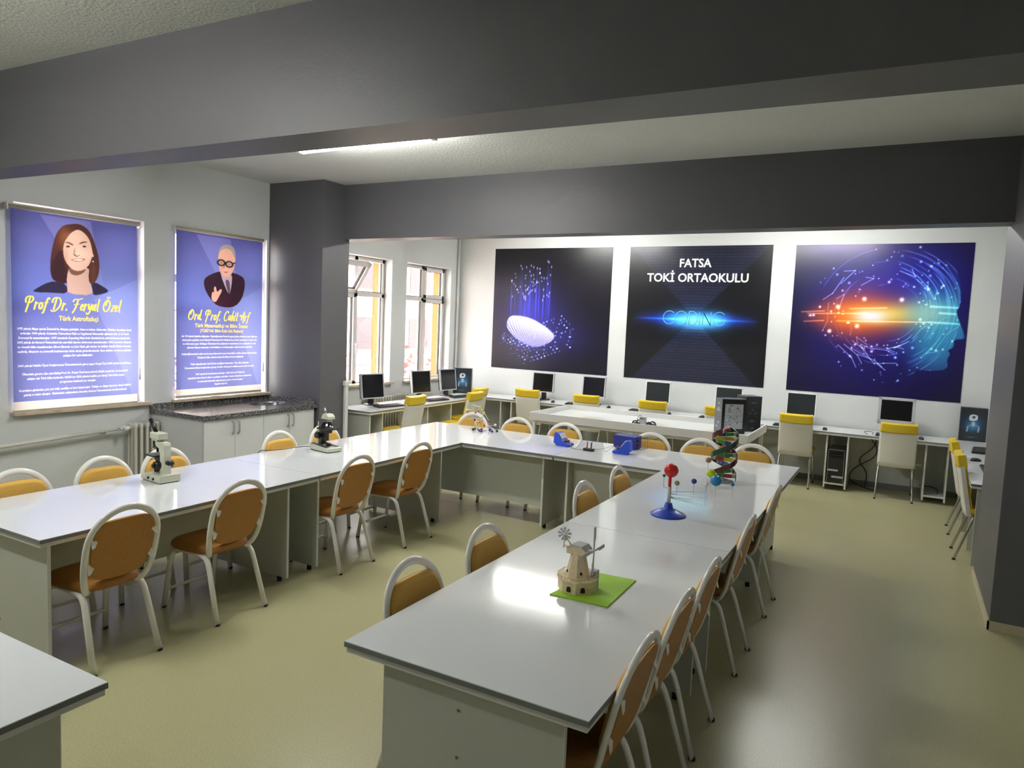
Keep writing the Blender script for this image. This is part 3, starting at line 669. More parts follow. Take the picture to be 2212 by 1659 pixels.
# ================================================================ RADIATORS, PIPE, TRUNKING, COUNTER
def radiator(y0, n, pitch, z0, z1, label):
    t = thing('radiator', label, 'radiator', (XL+.10, y0, 0), 0)
    for i in range(n):
        b = MB(); y = i*pitch
        for x in (-.05, .0, .05): b.tube(smooth_path([(x, y, z0), (x, y, z0+.03), (x, y, z1-.03), (x, y, z1)], 1), .016, 8)
        b.box(-.066, .066, y-.017, y+.017, z1-.05, z1, .012); b.box(-.066, .066, y-.017, y+.017, z0, z0+.05, .012)
        b.build('radiator_section', 'radiator_paint', t)
    for z in (z0+.04, z1-.04): MB().cyl((0, -.03, z), (0, (n-1)*pitch+.02, z), .02).build('header_pipe', 'radiator_paint', t)
    for yy in (pitch, (n-2)*pitch):
        MB().box(-.099, .0, yy-.01, yy+.01, z0+.06, z0+.075).build('wall_bracket', 'radiator_paint', t)
        MB().box(-.05, -.03, yy-.01, yy+.01, 0, z0).build('foot', 'radiator_paint', t)
    return t
t = radiator(4.385, 5, .062, .12, .785, 'cast iron column radiator under the wall beside the sink cabinet')
b = MB(); b.cyl((0, -.13, .745), (0, -.03, .745), .018); b.cyl((.0, -.09, .745), (.055, -.09, .745), .022); b.ball((0, -.09, .745), .026)
b.build('valve', 'white_plastic', t)
radiator(8.0, 15, .062, .12, .80, 'white column radiator behind the window desk')
t = thing('heating_pipe', 'long white heating pipe sloping to the radiator under the leftmost window', 'pipe', (XL+.08, 4.3, 0))
MB().tube([(0, -5.5, .48), (0, -1.1, .70), (0, -.06, .745)], .019, 10).build('pipe', 'pipe_paint', t)
for yy, zz in ((-.18, .735), (-1.6, .675)): MB().box(-.078, .015, yy-.012, yy+.012, zz-.03, zz-.018).cyl((0, yy-.012, zz), (0, yy+.012, zz), .024).build('pipe_clip', 'pipe_paint', t)
t = thing('wall_socket', 'grey round socket on the left wall under the pipe', 'socket', (XL, 3.17, .60))
MB().cyl((0, 0, 0), (.03, 0, 0), .045).build('socket_plate', 'handle_grey', t); MB().cyl((.03, 0, 0), (.034, 0, 0), .018).build('socket_hole', 'black_plastic', t)
tag(MB().box(-5.968, -5.935, 6.60, 6.652, 0, 1.10, .003).box(-5.968, -5.925, 6.585, 6.655, 1.10, 1.16, .006).build('cable_trunking', 'edge_white'), 'white vertical cable trunking on the corner of the grey column', 'trunking')
tag(MB().cyl((XL+.03, 10.34, .0), (XL+.03, 10.34, 3.5), .022).build('riser_pipe', 'wall_paint'), 'thin white riser pipe in the corner beside the fingerprint poster', 'pipe')

CX0, CX1, CY0, CY1 = XL+.002, -6.02, 4.66, 6.195
t = thing('sink_cabinet', 'low white sink cabinet with four doors against the left wall', 'cabinet', (CX0, CY0, 0))
D, Lc = CX1-CX0, CY1-CY0-.03
MB().box(0, D-.02, .0, .018, .0, .86).box(0, D-.02, Lc-.018, Lc, .0, .86).box(0, D-.02, Lc/2-.009, Lc/2+.009, .1, .70).box(0, .012, .018, Lc-.018, .1, .86).box(.012, D-.02, .018, Lc-.018, .10, .118).box(D-.07, D-.055, .018, Lc-.018, 0, .10).box(D-.038, D-.02, .018, Lc-.018, .80, .86).build('cabinet_body', 'cabinet_white', t)
dw = (Lc-.012)/4
for i in range(4):
    d = MB().box(D-.018, D, .003+i*(dw+.003), .003+i*(dw+.003)+dw-.001, .11, .852, .0015).build('door', 'cabinet_white', t)
    hy = .003+i*(dw+.003)+(dw-.035 if i % 2 == 0 else .035)
    b = MB(); b.tube(smooth_path([(D, hy, .82), (D+.025, hy, .815), (D+.028, hy, .78), (D+.028, hy, .73), (D+.025, hy, .695), (D, hy, .69)], 2), .006, 8, flat=1.6)
    b.build('handle', 'handle_grey', d)
c = thing('granite_worktop', 'speckled dark granite worktop with an oval sink on the white cabinet', 'worktop', (CX0, CY0-.03, .86))
tb = bmesh.new()
# slab with an oval opening
Wt, Lt = D+.025, CY1-CY0+.03; cx_, cy_, rx_, ry_ = .42, 1.20, .17, .22; n = 40
outer = []
for k in range(n):
    a = 2*PI*k/n; dx, dy = math.cos(a), math.sin(a)
    tx = ((Wt-cx_)/dx if dx > 1e-9 else (-cx_/dx if dx < -1e-9 else 1e9)); ty = ((Lt-cy_)/dy if dy > 1e-9 else (-cy_/dy if dy < -1e-9 else 1e9))
    s_ = min(tx, ty); outer.append((cx_+dx*s_, cy_+dy*s_))
for corner in ((0, 0), (Wt, 0), (Wt, Lt), (0, Lt)):
    j = min(range(n), key=lambda q: (outer[q][0]-corner[0])**2+(outer[q][1]-corner[1])**2); outer[j] = corner
inn = [(cx_+rx_*math.cos(2*PI*k/n), cy_+ry_*math.sin(2*PI*k/n)) for k in range(n)]
vs = {z: ([tb.verts.new((*p, z)) for p in outer], [tb.verts.new((*p, z)) for p in inn]) for z in (0, .045)}
for k in range(n):
    q = (k+1) % n
    for z in vs: tb.faces.new((vs[z][0][k], vs[z][0][q], vs[z][1][q], vs[z][1][k]))
    tb.faces.new((vs[0][0][k], vs[0][0][q], vs[.045][0][q], vs[.045][0][k])); tb.faces.new((vs[0][1][k], vs[0][1][q], vs[.045][1][q], vs[.045][1][k]))
g = MB(); g._take(tb); g.build('stone_top', 'granite', c)
MB().box(0, .02, 0, Lt, .045, .095, .002).box(0, Wt-.04, Lt-.02, Lt, .045, .095, .002).build('upstand', 'granite', c)
b = MB(); prof = [(1.04, .047), (1.0, .047), (.98, .03), (.9, -.08), (.6, -.12), (.05, -.125)]
rings = []
for r, z in prof: rings.append([b.b.verts.new((cx_+rx_*r*math.cos(2*PI*k/40), cy_+ry_*r*math.sin(2*PI*k/40), z)) for k in range(40)])
for A, B in zip(rings, rings[1:]):
    for k in range(40): b.b.faces.new((A[k], A[(k+1) % 40], B[(k+1) % 40], B[k])).smooth = True
b.b.faces.new(rings[-1]); b.build('sink_basin', 'sink_steel', c)

# ================================================================ LARGE WHITE TABLES
def table(cx, cy, L, Wd, rz, ga, gb, inset_l, inset_r, label, side=0, modesty=True, z0m=.28):
    """L along local y, Wd along local x. gable panels at local y=ga, gb"""
    t = thing('work_table', label, 'table', (cx, cy, 0), rz, 'large white worktables')
    h, w2 = L/2-.002, Wd/2-.002
    top = MB().box(-w2, w2, -h, h, .7465, .75).build('tabletop', 'white_laminate', t)
    MB().box(-w2-.001, w2+.001, -h-.001, h+.001, .729, .7468).build('edge_band', 'edge_grey', top)
    MB().box(-w2+.006, w2-.006, -h+.006, h-.006, .706, .7295).build('under_board', 'edge_white', top)
    for g in (ga, gb):
        p = MB().box(-w2+inset_l, w2-inset_r, g-.009, g+.009, .035, .706, .001).build('side_panel', 'panel_laminate', t)
        for e0 in (-w2+inset_l-.0005, w2-inset_r-.002): MB().box(e0, e0+.0025, g-.0095, g+.0095, .035, .706).build('edge_band', 'edge_white', p)
        for s in (-w2+inset_l+.08, w2-inset_r-.08):
            MB().cyl((s, g, 0), (s, g, .036), .018, n=12).build('foot', 'black_rubber', p)
        for z in (.2, .45, .62):
            b = MB()
            for yy in (-.0105, .0105): b.cyl((0, g+yy*.9, z), (0, g+yy*1.05, z), .006, n=8)
            b.build('screw_cap', 'edge_grey', p)
    if modesty:
        MB().box(side-.009, side+.009, ga+.0095, gb-.0095, z0m, .7055).build('modesty_panel', 'panel_laminate', t)
    return t
# right leg of the U (panels inset from the outer edge), left leg, back row
YA, YM, YE = 1.95, 3.935, 5.885
def vt(x0, x1, y0, y1, gy0, gy1, il, ir, lab, **k):
    return table((x0+x1)/2, (y0+y1)/2, y1-y0, x1-x0, 0, gy0-(y0+y1)/2, gy1-(y0+y1)/2, il, ir, lab, **k)
T1 = vt(-1.735, -.752, YA, YM, 1.99, 3.63, .165, .09, 'white worktable nearest the camera at right, windmill model on it')
MB().box(-.32, -.165, -.955, -.943, .035, .706).build('cover_strip', 'panel_laminate', T1)
T2 = vt(-1.735, -.752, YM, YE, 3.96, 5.60, .165, .09, 'white worktable in the right row with the orrery on it')
vt(-4.775, -3.765, YA, YM, 2.01, 3.65, .10, .03, 'white worktable at far left of the photo carrying the cream microscope')
vt(-4.775, -3.765, YM, YE, 3.948, 5.58, .10, .03, 'white worktable in the left row carrying the grey and black microscope')
table((-4.775-2.765)/2, 6.39, 2.01, 1.03-.02, PI/2, -(-2.91+3.77), .96-.06, .1, .1, 'white worktable across the back carrying the ball and stick molecule', side=-.29, z0m=.19)
table((-2.765-.752)/2, 6.39, 2.013, 1.01, PI/2, -.83, .90, .1, .1, 'white worktable across the back carrying the DNA model', side=-.29, z0m=.19)
t = table(-3.15, .80, 2.0, 1.03, PI/2, -.83, .83, .06, .06, 'white table cut off at the lower left corner of the photo')

# ================================================================ BANQUET CHAIRS
def banquet_chair(label, group):
    t = thing('banquet_chair', label, 'chair', (0, 0, 0), 0, group)
    # oval hoop of the back (leans back)
    lean = lambda x, z: (x, -.185-(z-.42)*.235, z)
    pts = [(-.135, -.145, .405), (-.165, -.175, .425)]
    pts += [lean(-.188, .49), lean(-.200, .58), lean(-.200, .66)]
    pts += [lean(-.200*math.cos(a), .69+.19*math.sin(a)) for a in [PI*i/12 for i in range(13)]]
    pts += [lean(.200, .66), lean(.200, .58), lean(.188, .49), (.165, -.175, .425), (.135, -.145, .405)]
    MB().tube(smooth_path(pts, 2), .0195, 12, flat=.62, nv=(0, 1, .235)).build('back_frame', 'white_enamel', t)
    # padded back
    out = [(-.150, .505), (-.172, .60), (-.180, .70), (-.172, .765), (-.135, .812), (-.06, .820), (.06, .820), (.135, .812), (.172, .765), (.180, .70), (.172, .60), (.150, .505), (.08, .475), (-.08, .475)]
    out = [tuple(p)[:2] for p in smooth_path([(a, b_, 0) for a, b_ in out], 1, True)]
    def shell(yo, yi, k, name, m, par):
        b = MB(); A = []; n = len(out)
        for (sc, dy) in ((1.0, yo), (1.0, (yo+yi)/2), (k, yi)):
            A.append([b.b.verts.new((x*sc, lean(x, z)[1]+dy, .63+(z-.63)*sc)) for x, z in out])
        for P_, Q_ in zip(A, A[1:]):
            for i in range(n): b.b.faces.new((P_[i], P_[(i+1) % n], Q_[(i+1) % n], Q_[i])).smooth = True
        b.b.faces.new(A[0]); b.b.faces.new(A[-1]); return b.build(name, m, par)
    bk = shell(0.0, .032, .90, 'backrest', 'ochre_cloth', t)
    shell(-.001, -.011, .985, 'back_panel', 'brown_ochre', bk)
    for s in (-1, 1):
        for z in (.565, .715):
            b = MB(); x0 = .186
            poly = [(x0, -.030), (x0-.018, -.024), (x0-.024, -.012), (x0-.034, 0), (x0-.024, .012), (x0-.018, .024), (x0, .030)]
            poly = [(s*x, y) for x, y in poly]
            y = lean(0, z)[1]
            b.prism(poly, T(0, y-.013, z) @ R(PI/2-.23, 'X'), .003); b.build('bracket', 'white_enamel', t)
    # seat
    out2 = [(-.15, -.17), (-.19, -.05), (-.205, .08), (-.195, .17), (-.13, .215), (0, .225), (.13, .215), (.195, .17), (.205, .08), (.19, -.05), (.15, -.17), (.08, -.19), (-.08, -.19)]
    out2 = [tuple(p)[:2] for p in smooth_path([(a, b_, 0) for a, b_ in out2], 2, True)]
    b = MB(); A = []; n = len(out2)
    for sc, z in ((.93, .415), (.985, .422), (1, .435), (.985, .452), (.93, .465), (.72, .474), (.35, .478)):
        A.append([b.b.verts.new((x*sc, y*sc, z)) for x, y in out2])
    for P_, Q_ in zip(A, A[1:]):
        for i in range(n): b.b.faces.new((P_[i], P_[(i+1) % n], Q_[(i+1) % n], Q_[i])).smooth = True
    b.b.faces.new(A[0]); b.b.faces.new(A[-1]); b.build('seat', 'seat_cloth', t)
    for s in (-1, 1):
        rear = [(s*.190, -.285, .004), (s*.173, -.196, .30), (s*.168, -.165, .385), (s*.164, -.11, .405), (s*.162, .01, .405)]
        front = [(s*.190, .235, .004), (s*.173, .192, .30), (s*.168, .17, .385), (s*.164, .12, .405), (s*.162, .0, .405)]
        for pp in (rear, front):
            q = [pp[0]]+[tuple(p) for p in smooth_path(pp[1:], 2)]
            b = MB().tube(q, .0115, 10, flat=1.7, nv=(1, 0, 0))
            lg = b.build('leg', 'white_enamel', t)
            MB().cyl((pp[0][0], pp[0][1], 0), (pp[0][0]-s*.0012, pp[0][1]*.996, .012), .017, n=10).build('foot_cap', 'black_rubber', lg)
    MB().tube([(-.182, .217, .125), (.182, .217, .125)], .012, 8).build('stretcher', 'white_enamel', t)
    return t
G = 'banquet chairs around the white tables'
IL = [(2.31, 'banquet chair with ochre back, inner side of the left row, nearest the camera'), (3.08, 'ochre banquet chair, second from the camera along the inner side of the left row'),
      (4.18, 'ochre banquet chair, third from the camera along the inner side of the left row'), (4.97, 'ochre banquet chair, inner side of the left row, farthest from the camera')]
OL = [(2.39, 'yellow banquet chair behind the left row, cut by the left photo edge'), (2.95, 'yellow banquet chair behind the left row, left of the cream microscope'),
      (3.43, 'yellow banquet chair half hidden behind the cream microscope'), (4.56, 'yellow banquet chair in front of the sink cabinet doors'), (5.13, 'yellow banquet chair behind the grey and black microscope')]
BK = [(-4.34, 'yellow banquet chair behind the ball and stick molecule'), (-3.75, 'yellow banquet chair behind the back row, right of the molecule'), (-3.16, 'yellow banquet chair behind the left blue meter'),
      (-2.19, 'yellow banquet chair right of the dark blue power supply'), (-1.68, 'yellow banquet chair left of the DNA model'), (-1.19, 'yellow banquet chair at the right end of the back row')]
IR = [(5.12, 'yellow banquet chair inside the U, farthest along the right row'), (4.45, 'yellow banquet chair inside the U, second farthest along the right row'),
      (3.14, 'yellow banquet chair inside the U, left of the windmill model'), (2.49, 'yellow banquet chair inside the U at the right row, nearest the camera')]
OR = [(5.24, 'banquet chair outside the right row, farthest from the camera'), (4.26, 'banquet chair outside the right row, second farthest from the camera'), (3.33, 'banquet chair outside the right row, middle one of the five'),
      (2.84, 'banquet chair outside the right row, second nearest the camera'), (2.34, 'banquet chair outside the right row, nearest the camera')]
first = banquet_chair(IL[0][1], G); first.location = (-3.885, IL[0][0], 0); first.rotation_euler.z = PI/2
for y, lab in IL[1:]: dup(first, (-3.885, y, 0), PI/2, lab)
for y, lab in OL: dup(first, (-4.60, y, 0), -PI/2, lab)
for x, lab in BK: dup(first, (x, 6.74, 0), PI, lab)
for y, lab in IR: dup(first, (-1.565 if y > 2.6 else -1.555, y, 0), -PI/2, lab)
for y, lab in OR: dup(first, (-.99, y, 0), PI/2, lab)

# ================================================================ COMPUTER DESKS
def desk_top(par, x0, x1, y0, y1):
    top = MB().box(x0, x1, y0, y1, .7465, .75).build('desktop', 'white_laminate', par)
    MB().box(x0-.001, x1+.001, y0-.001, y1+.001, .731, .7467).build('edge_band', 'edge_grey', top)
    MB().box(x0+.005, x1-.005, y0+.005, y1-.005, .708, .7315).build('under_board', 'edge_white', top)
def post_panel(par, M, w_, z0=.03):
    p = MB().box(-.009, .009, 0, w_, z0, .708, 0, M).build('side_panel', 'panel_laminate', par)
    MB().box(-.0095, .0095, -.002, 0, z0, .708, 0, M).build('edge_band', 'edge_white', p)
t = thing('computer_desk', 'long white computer desk against the back wall under the posters', 'desk', (0, 9.77, 0))
desk_top(t, -5.86, .56, 0, .60)
for x in (-5.57, -5.38, -4.60, -4.35, -3.30, -3.05, -2.05, -1.80, -.775, -.53, .32, .562-.012):
    post_panel(t, T(x, .04, 0), .5)
for x0, x1 in ((-.775, -.53), (.32, .55), (-2.05, -1.80), (-3.30, -3.05), (-4.60, -4.35)):
    MB().box(x0+.0095, x1-.0095, .045, .52, .075, .093).build('shelf', 'edge_white', t)
t = thing('computer_desk', 'white computer desk under the two clear windows, beside the grey column', 'desk', (0, 7.0, 0))
desk_top(t, -6.47, -5.87, 0, 3.36)
for y in (.04, .29, 1.3, 1.9, 2.5):
    post_panel(t, T(-5.91, y, 0) @ R(PI/2, 'Z'), .5)
t = thing('computer_desk', 'white computer desk on the right partly hidden behind the grey column', 'desk', (0, 7.15, 0))
desk_top(t, .585, 1.27, 0, 3.22)
for y in (.05, .55, 1.3, 2.0): post_panel(t, T(.64, y, 0) @ R(-PI/2, 'Z'), .5)
def tower(loc, label):
    t = thing('computer_tower', label, 'computer', loc)
    MB().box(-.095, .095, 0, .42, .0, .43, .004).build('tower_case', 'black_plastic', t)
    f = MB().box(-.096, .096, -.012, .0, .0, .43, .003).build('front_panel', 'black_plastic', t)
    MB().box(-.098, -.091, -.016, -.006, .0, .43).box(.091, .098, -.016, -.006, .0, .43).box(-.098, .098, -.016, -.006, .424, .431).box(-.098, .098, -.016, -.006, 0, .007).build('front_trim', 'steel', t)
    MB().box(-.091, .03, -.016, -.012, .155, .178, .004).box(-.04, .091, -.016, -.012, .07, .095, .004).build('trim_strip', 'silver_plastic', t, 'silver swoosh strips')
    for z in (.33, .37): MB().box(-.075, .075, -.014, -.012, z, z+.028, .001).build('drive_bay', 'screen', t)
    return t
tower((-.652, 9.83, .0932), 'black computer tower on the low shelf under the back desk, silver strips on its front')

# ---------------------------------------------------------------- monitors, keyboards, mice
def monitor(loc, rz, label, kind='silver', w_=.375, h_=.315, tilt=.08, zo=.12):
    t = thing('monitor', label, 'monitor', loc, rz, 'monitors on the computer desks')
    mm = {'silver': 'silver_plastic', 'white': 'white_plastic', 'crt': 'silver_plastic'}[kind]
    M = T(0, -.01, zo) @ R(-tilt, 'X'); bz = .016 if kind != 'crt' else .035; bb = bz if kind != 'crt' else .06
    b = MB(); hw = w_/2
    b.box(-hw, -hw+bz, -.035, 0, 0, h_, .003, M); b.box(hw-bz, hw, -.035, 0, 0, h_, .003, M); b.box(-hw, hw, -.035, 0, 0, bb, .003, M); b.box(-hw, hw, -.035, 0, h_-bz, h_, .003, M)
    bez = b.build('bezel', mm, t)
    MB().box(-hw+bz-.001, hw-bz+.001, -.029, -.005, bb-.001, h_-bz+.001, 0, M).build('screen', 'screen_glossy' if kind == 'white' else 'screen', t)
    MB().box(-hw+.006, hw-.006, 0, .022, .006, h_-.006, .004, M).box(-hw+.05, hw-.05, .02, .05, .05, h_-.05, .012, M).build('rear_cover', 'black_plastic' if kind == 'silver' else mm, t)
    st = MB(); st.box(-.035, .035, .0, .045, .012, .2, .004); st.build('stand_neck', 'black_plastic' if kind != 'crt' else mm, t)
    MB().lathe([(.11, 0), (.112, .006), (.10, .014), (.03, .018)], (0, .01, 0)).build('stand_base', 'black_plastic' if kind != 'crt' else mm, t)
    if kind != 'silver': MB().box(hw-.06, hw-.03, -.037, -.034, bb*.35, bb*.35+.004, 0, M).build('power_button', 'black_plastic', t)
    return t
def keyboard(loc, rz, label):
    t = thing('keyboard', label, 'keyboard', loc, rz, 'black keyboards')
    M = R(.05, 'X'); MB().box(-.225, .225, -.075, .075, .004, .022, .005, M).build('keyboard_base', 'black_plastic', t)
    b = MB()
    for r in range(5):
        for c in range(15):
            x = -.215+c*.0288; b.box(x, x+.024, -.062+r*.0255, -.041+r*.0255, .021, .027, .0015, M)
    o = b.build('keys', 'black_plastic', t)
    return t
def mouse(loc, rz, label):
    t = thing('computer_mouse', label, 'mouse', loc, rz, 'black computer mice')
    MB().ball((0, 0, .004), .03, 16, (1, 1.75, 1.0)).build('mouse_shell', 'black_plastic', t)
    MB().cyl((-.004, -.034, .029), (.004, -.034, .029), .007, n=10).build('scroll_wheel', 'edge_grey', t)
    return t
ZD = .7502
mons = [(-5.00, 0, 'silver framed monitor on the back desk, leftmost under the fingerprint poster', 'silver'), (-4.13, 0, 'silver framed monitor under the right part of the fingerprint poster', 'silver'),
        (-3.12, .0, 'white framed monitor on the back desk under the CODING poster, left one', 'white'), (-2.10, 0, 'white framed monitor half hidden behind the dark cartons', 'white'), (-1.15, 0, 'white framed monitor under the left part of the head poster', 'white')]
for x, r, lab, k in mons: monitor((x, 10.17, ZD), r, lab, k)
monitor((-.03, 10.17, ZD), 0, 'wide grey bezel monitor under the right part of the head poster', 'crt', .415, .345)
for x, y, lab in ((-5.15, 9.92, 'black keyboard in front of the leftmost back desk monitor'), (-4.25, 9.93, 'black keyboard before the second monitor on the back desk'),
                  (-3.22, 9.90, 'black keyboard under the left CODING poster monitor'), (-2.2, 9.90, 'black keyboard left of the dark cartons'), (-1.22, 9.90, 'black keyboard before the monitor left of the black tower'), (-.01, 9.90, 'black keyboard before the wide grey bezel monitor')):
    keyboard((x, y, ZD), 0, lab)
for x, y, lab in ((-4.72, 9.95, 'mouse right of the leftmost back desk monitor'), (-3.80, 9.96, 'mouse right of the second back desk monitor'), (-2.86, 9.9, 'mouse right of the left CODING monitor'),
                  (-.82, 9.93, 'mouse on the back desk above the black tower'), (.26, 9.93, 'mouse right of the wide grey bezel monitor')):
    mouse((x, y, ZD), .2, lab)
for k, (y, r, lab) in enumerate(((7.60, 1.40, 'silver framed monitor on the window desk, nearest the grey column'), (8.72, 1.40, 'silver framed monitor in the middle of the window desk'), (9.44, 1.50, 'silver framed monitor on the window desk, nearest the robot carton'))):
    monitor((-6.36, y, ZD), r, lab, 'silver', .40, .345, .12, .085)
for y, lab in ((7.62, 'black keyboard on the window desk, nearest the grey column'), (8.72, 'black keyboard in the middle of the window desk'), (9.42, 'black keyboard on the window desk nearest the corner')):
    keyboard((-6.07, y, ZD), PI/2-.15, lab)
keyboard((.82, 9.35, ZD), -PI/2-.1, 'black keyboard on the right desk, farther one')
keyboard((.80, 8.0, ZD), -PI/2, 'black keyboard on the right desk beside the grey column edge'); mouse((.72, 8.55, ZD), -1.3, 'mouse on the right desk')
def cable(name, pts, r, m, label, cat='cable'):
    return tag(MB().tube(smooth_path(pts, 3), r, 6).build(name, m), label, cat)
cable('power_cable', [(-.25, 10.32, .72), (-.22, 10.33, .55), (-.45, 10.36, .35), (-.30, 10.35, .2), (-.32, 10.3, .01)], .006, 'black_plastic', 'black cable hanging under the back desk right of the tower')
cable('power_cable', [(-.35, 10.33, .72), (-.15, 10.34, .45), (-.5, 10.35, .22), (-.52, 10.3, .05), (-.2, 10.1, .008)], .006, 'black_plastic', 'black cable curling to the floor behind the grey bezel monitor chair')
cable('power_cable', [(.3, 10.3, .12), (.42, 10.2, .14), (.5, 10.2, .11), (.48, 10.0, .097)], .005, 'black_plastic', 'thin cable lying in the empty desk shelf by the right corner')
cable('adapter_cable', [(-.32, 9.88, .756), (-.38, 9.95, .775), (-.32, 10.0, .78), (-.26, 9.95, .775), (-.27, 9.90, .757)], .004, 'black_plastic', 'coiled black adapter cable on the back desk left of the yellow topped chair')

# ---------------------------------------------------------------- computer chairs
def office_chair(label, group):
    t = thing('computer_chair', label, 'chair', (0, 0, 0), 0, group)
    MB().box(-.205, .205, -.20, .22, .43, .485, .022).build('seat', 'yellow_vinyl', t)
    M = T(0, -.185, .44) @ R(.19, 'X')
    def back(z0, z1, y0, y1, nm, mm, w_=.205):
        b = MB(); n = 14; rows = 8; F = []
        for (yy, k) in ((y0, 1.0), (y1, 1.0)):
            F.append([[b.b.verts.new(M @ Vector((w_*(1-.02*(j/rows))*(2*i/n-1), yy-.022*(1-(2*i/n-1)**2), z0+(z1-z0)*j/rows))) for i in range(n+1)] for j in range(rows+1)])
        for j in range(rows):
            for i in range(n):
                for Fk in F: b.b.faces.new((Fk[j][i], Fk[j][i+1], Fk[j+1][i+1], Fk[j+1][i])).smooth = True
            for i in (0, n): b.b.faces.new((F[0][j][i], F[0][j+1][i], F[1][j+1][i], F[1][j][i]))
        for j in (0, rows):
            for i in range(n): b.b.faces.new((F[0][j][i], F[0][j][i+1], F[1][j][i+1], F[1][j][i]))
        return b.build(nm, mm, t)
    back(-.03, .415, -.022, .012, 'backrest', 'white_vinyl')
    back(.0, .415, .0125, .03, 'back_cushion', 'yellow_vinyl', .19)
    back(.405, .515, -.030, .034, 'head_band', 'yellow_vinyl', .2)
    for sx in (-1, 1):
        for sy, yb, yt in ((-1, -.27, -.16), (1, .24, .17)):
            q = smooth_path([(sx*.20, yb, .004), (sx*.185, yt, .36), (sx*.18, yt*.9, .415), (sx*.14, yt*.7, .425), (sx*.0, yt*.7, .425)], 2)
            lg = MB().tube(q, .0115, 8).build('leg', 'chrome', t)
            MB().cyl((sx*.20, yb, 0), (sx*.20, yb, .014), .014, n=10).build('foot_cap', 'black_rubber', lg)
    MB().box(-.16, .16, -.13, .15, .405, .43, .004).build('seat_base', 'black_plastic', t)
    return t
G2 = 'white and yellow computer chairs'
oc = office_chair('white computer chair with yellow top, under the left part of the fingerprint poster', G2)
oc.location = (-5.02, 9.93, 0)
for x, y, r, lab in ((-4.03, 9.90, 0, 'white and yellow computer chair behind the far left end of the white tray table'),
                     (-3.03, 9.92, 0, 'white and yellow computer chair behind the wheeled robot'), (-2.10, 9.93, 0, 'white and yellow computer chair mostly hidden by the dark cartons'),
                     (-1.14, 9.93, 0, 'white computer chair with yellow top left of the black tower'), (.01, 9.93, .02, 'white computer chair with yellow top right of the black tower'),
                     (-5.85, 7.55, PI/2+.02, 'white and yellow computer chair at the window desk, nearest the grey column'),
                     (-5.60, 8.62, PI/2+.05, 'white and yellow computer chair pulled out from the window desk'),
                     (-5.88, 9.22, PI/2+.02, 'white and yellow computer chair at the window desk, nearest the corner'),
                     (.80, 8.55, -PI/2, 'white and yellow computer chair at the right desk, farther one'),
                     (.80, 7.62, -PI/2, 'white and yellow computer chair at the right desk, nearer the grey column')):
    dup(oc, (x, y, 0), r, lab, G2)

# ================================================================ WHITE TRAY TABLE
t = thing('tray_table', 'large white tray table with a raised rim between the tables and the back desk', 'table', (-2.725, 8.465, 0))
a, b_ = 1.325, .595
MB().box(-a+.018, a-.018, -b_+.018, b_-.018, .765, .785).build('tray_floor', 'white_laminate', t)
for nm, bx in (('near', (-a, a, -b_, -b_+.018)), ('far', (-a, a, b_-.018, b_)), ('left', (-a, -a+.018, -b_+.018, b_-.018)), ('right', (a-.018, a, -b_+.018, b_-.018))):
    MB().box(*bx, .755, .85, .0015).build('rim_board', 'edge_white', t)
for x in (-a+.05, 0, a-.05):
    for y in (-b_+.05, b_-.05): MB().box(x-.02, x+.02, y-.02, y+.02, 0, .765, .002).build('leg', 'edge_white', t)
for y in (-b_+.05, b_-.05): MB().box(-a+.07, -.02, y-.012, y+.012, .72, .765).box(.02, a-.07, y-.012, y+.012, .72, .765).build('rail', 'edge_white', t)

def robot_picture(nx=90, ny=120):
    u, v, im = canvas(nx, ny, '22262c', '23282c'); blend(im, '2c6ca8', .8*gauss(u, v, .5, .5, .34, .2)); blend(im, '4ca0d0', .5*gauss(u, v, .5, .45, .18, .12))
    H = [(.36, .80), (.62, .80), (.66, .72), (.62, .62), (.36, .60), (.32, .68)]; blend(im, 'c6ccd0', polym(u, v, H, 1, 1)); blend(im, '30343c', polym(u, v, [(.44, .76), (.56, .76), (.56, .69), (.44, .68)], 1, 1))
    blend(im, 'b4bcc4', .9*polym(u, v, [(.42, .58), (.58, .58), (.55, .44), (.45, .44)], 1, 1))
    for x in (.27, .68): blend(im, 'aab4bc', .8*polym(u, v, [(x, .45), (x+.07, .45), (x+.06, .28), (x-.02, .26)], 1, 1)); blend(im, '9aa4ac', .6*segm(u, v, (.5, .52), (x+.04, .44), .02))
    blend(im, 'a8b0b4', .6*gauss(u, v, .45, .12, .2, .012)); return im
def icons(nx=40, ny=120):
    u, v, im = canvas(nx, ny, '60646a', '4c5056')
    for x, y in ((.5, .86), (.35, .66), (.65, .66), (.5, .72), (.55, .3), (.35, .18)): blend(im, 'b4b8bc', .8*gauss(u, v, x, y, .13, .035, 3))
    return im
def dark(nx=60, ny=120):
    u, v, im = canvas(nx, ny, '1c2028', '12141c')
    for x, y, s_ in ((.5, .82, .2), (.45, .62, .07), (.3, .52, .07), (.65, .52, .07), (.45, .3, .2), (.5, .1, .1)): blend(im, '7c828a', .6*gauss(u, v, x, y, s_, .03, 3))
    return im
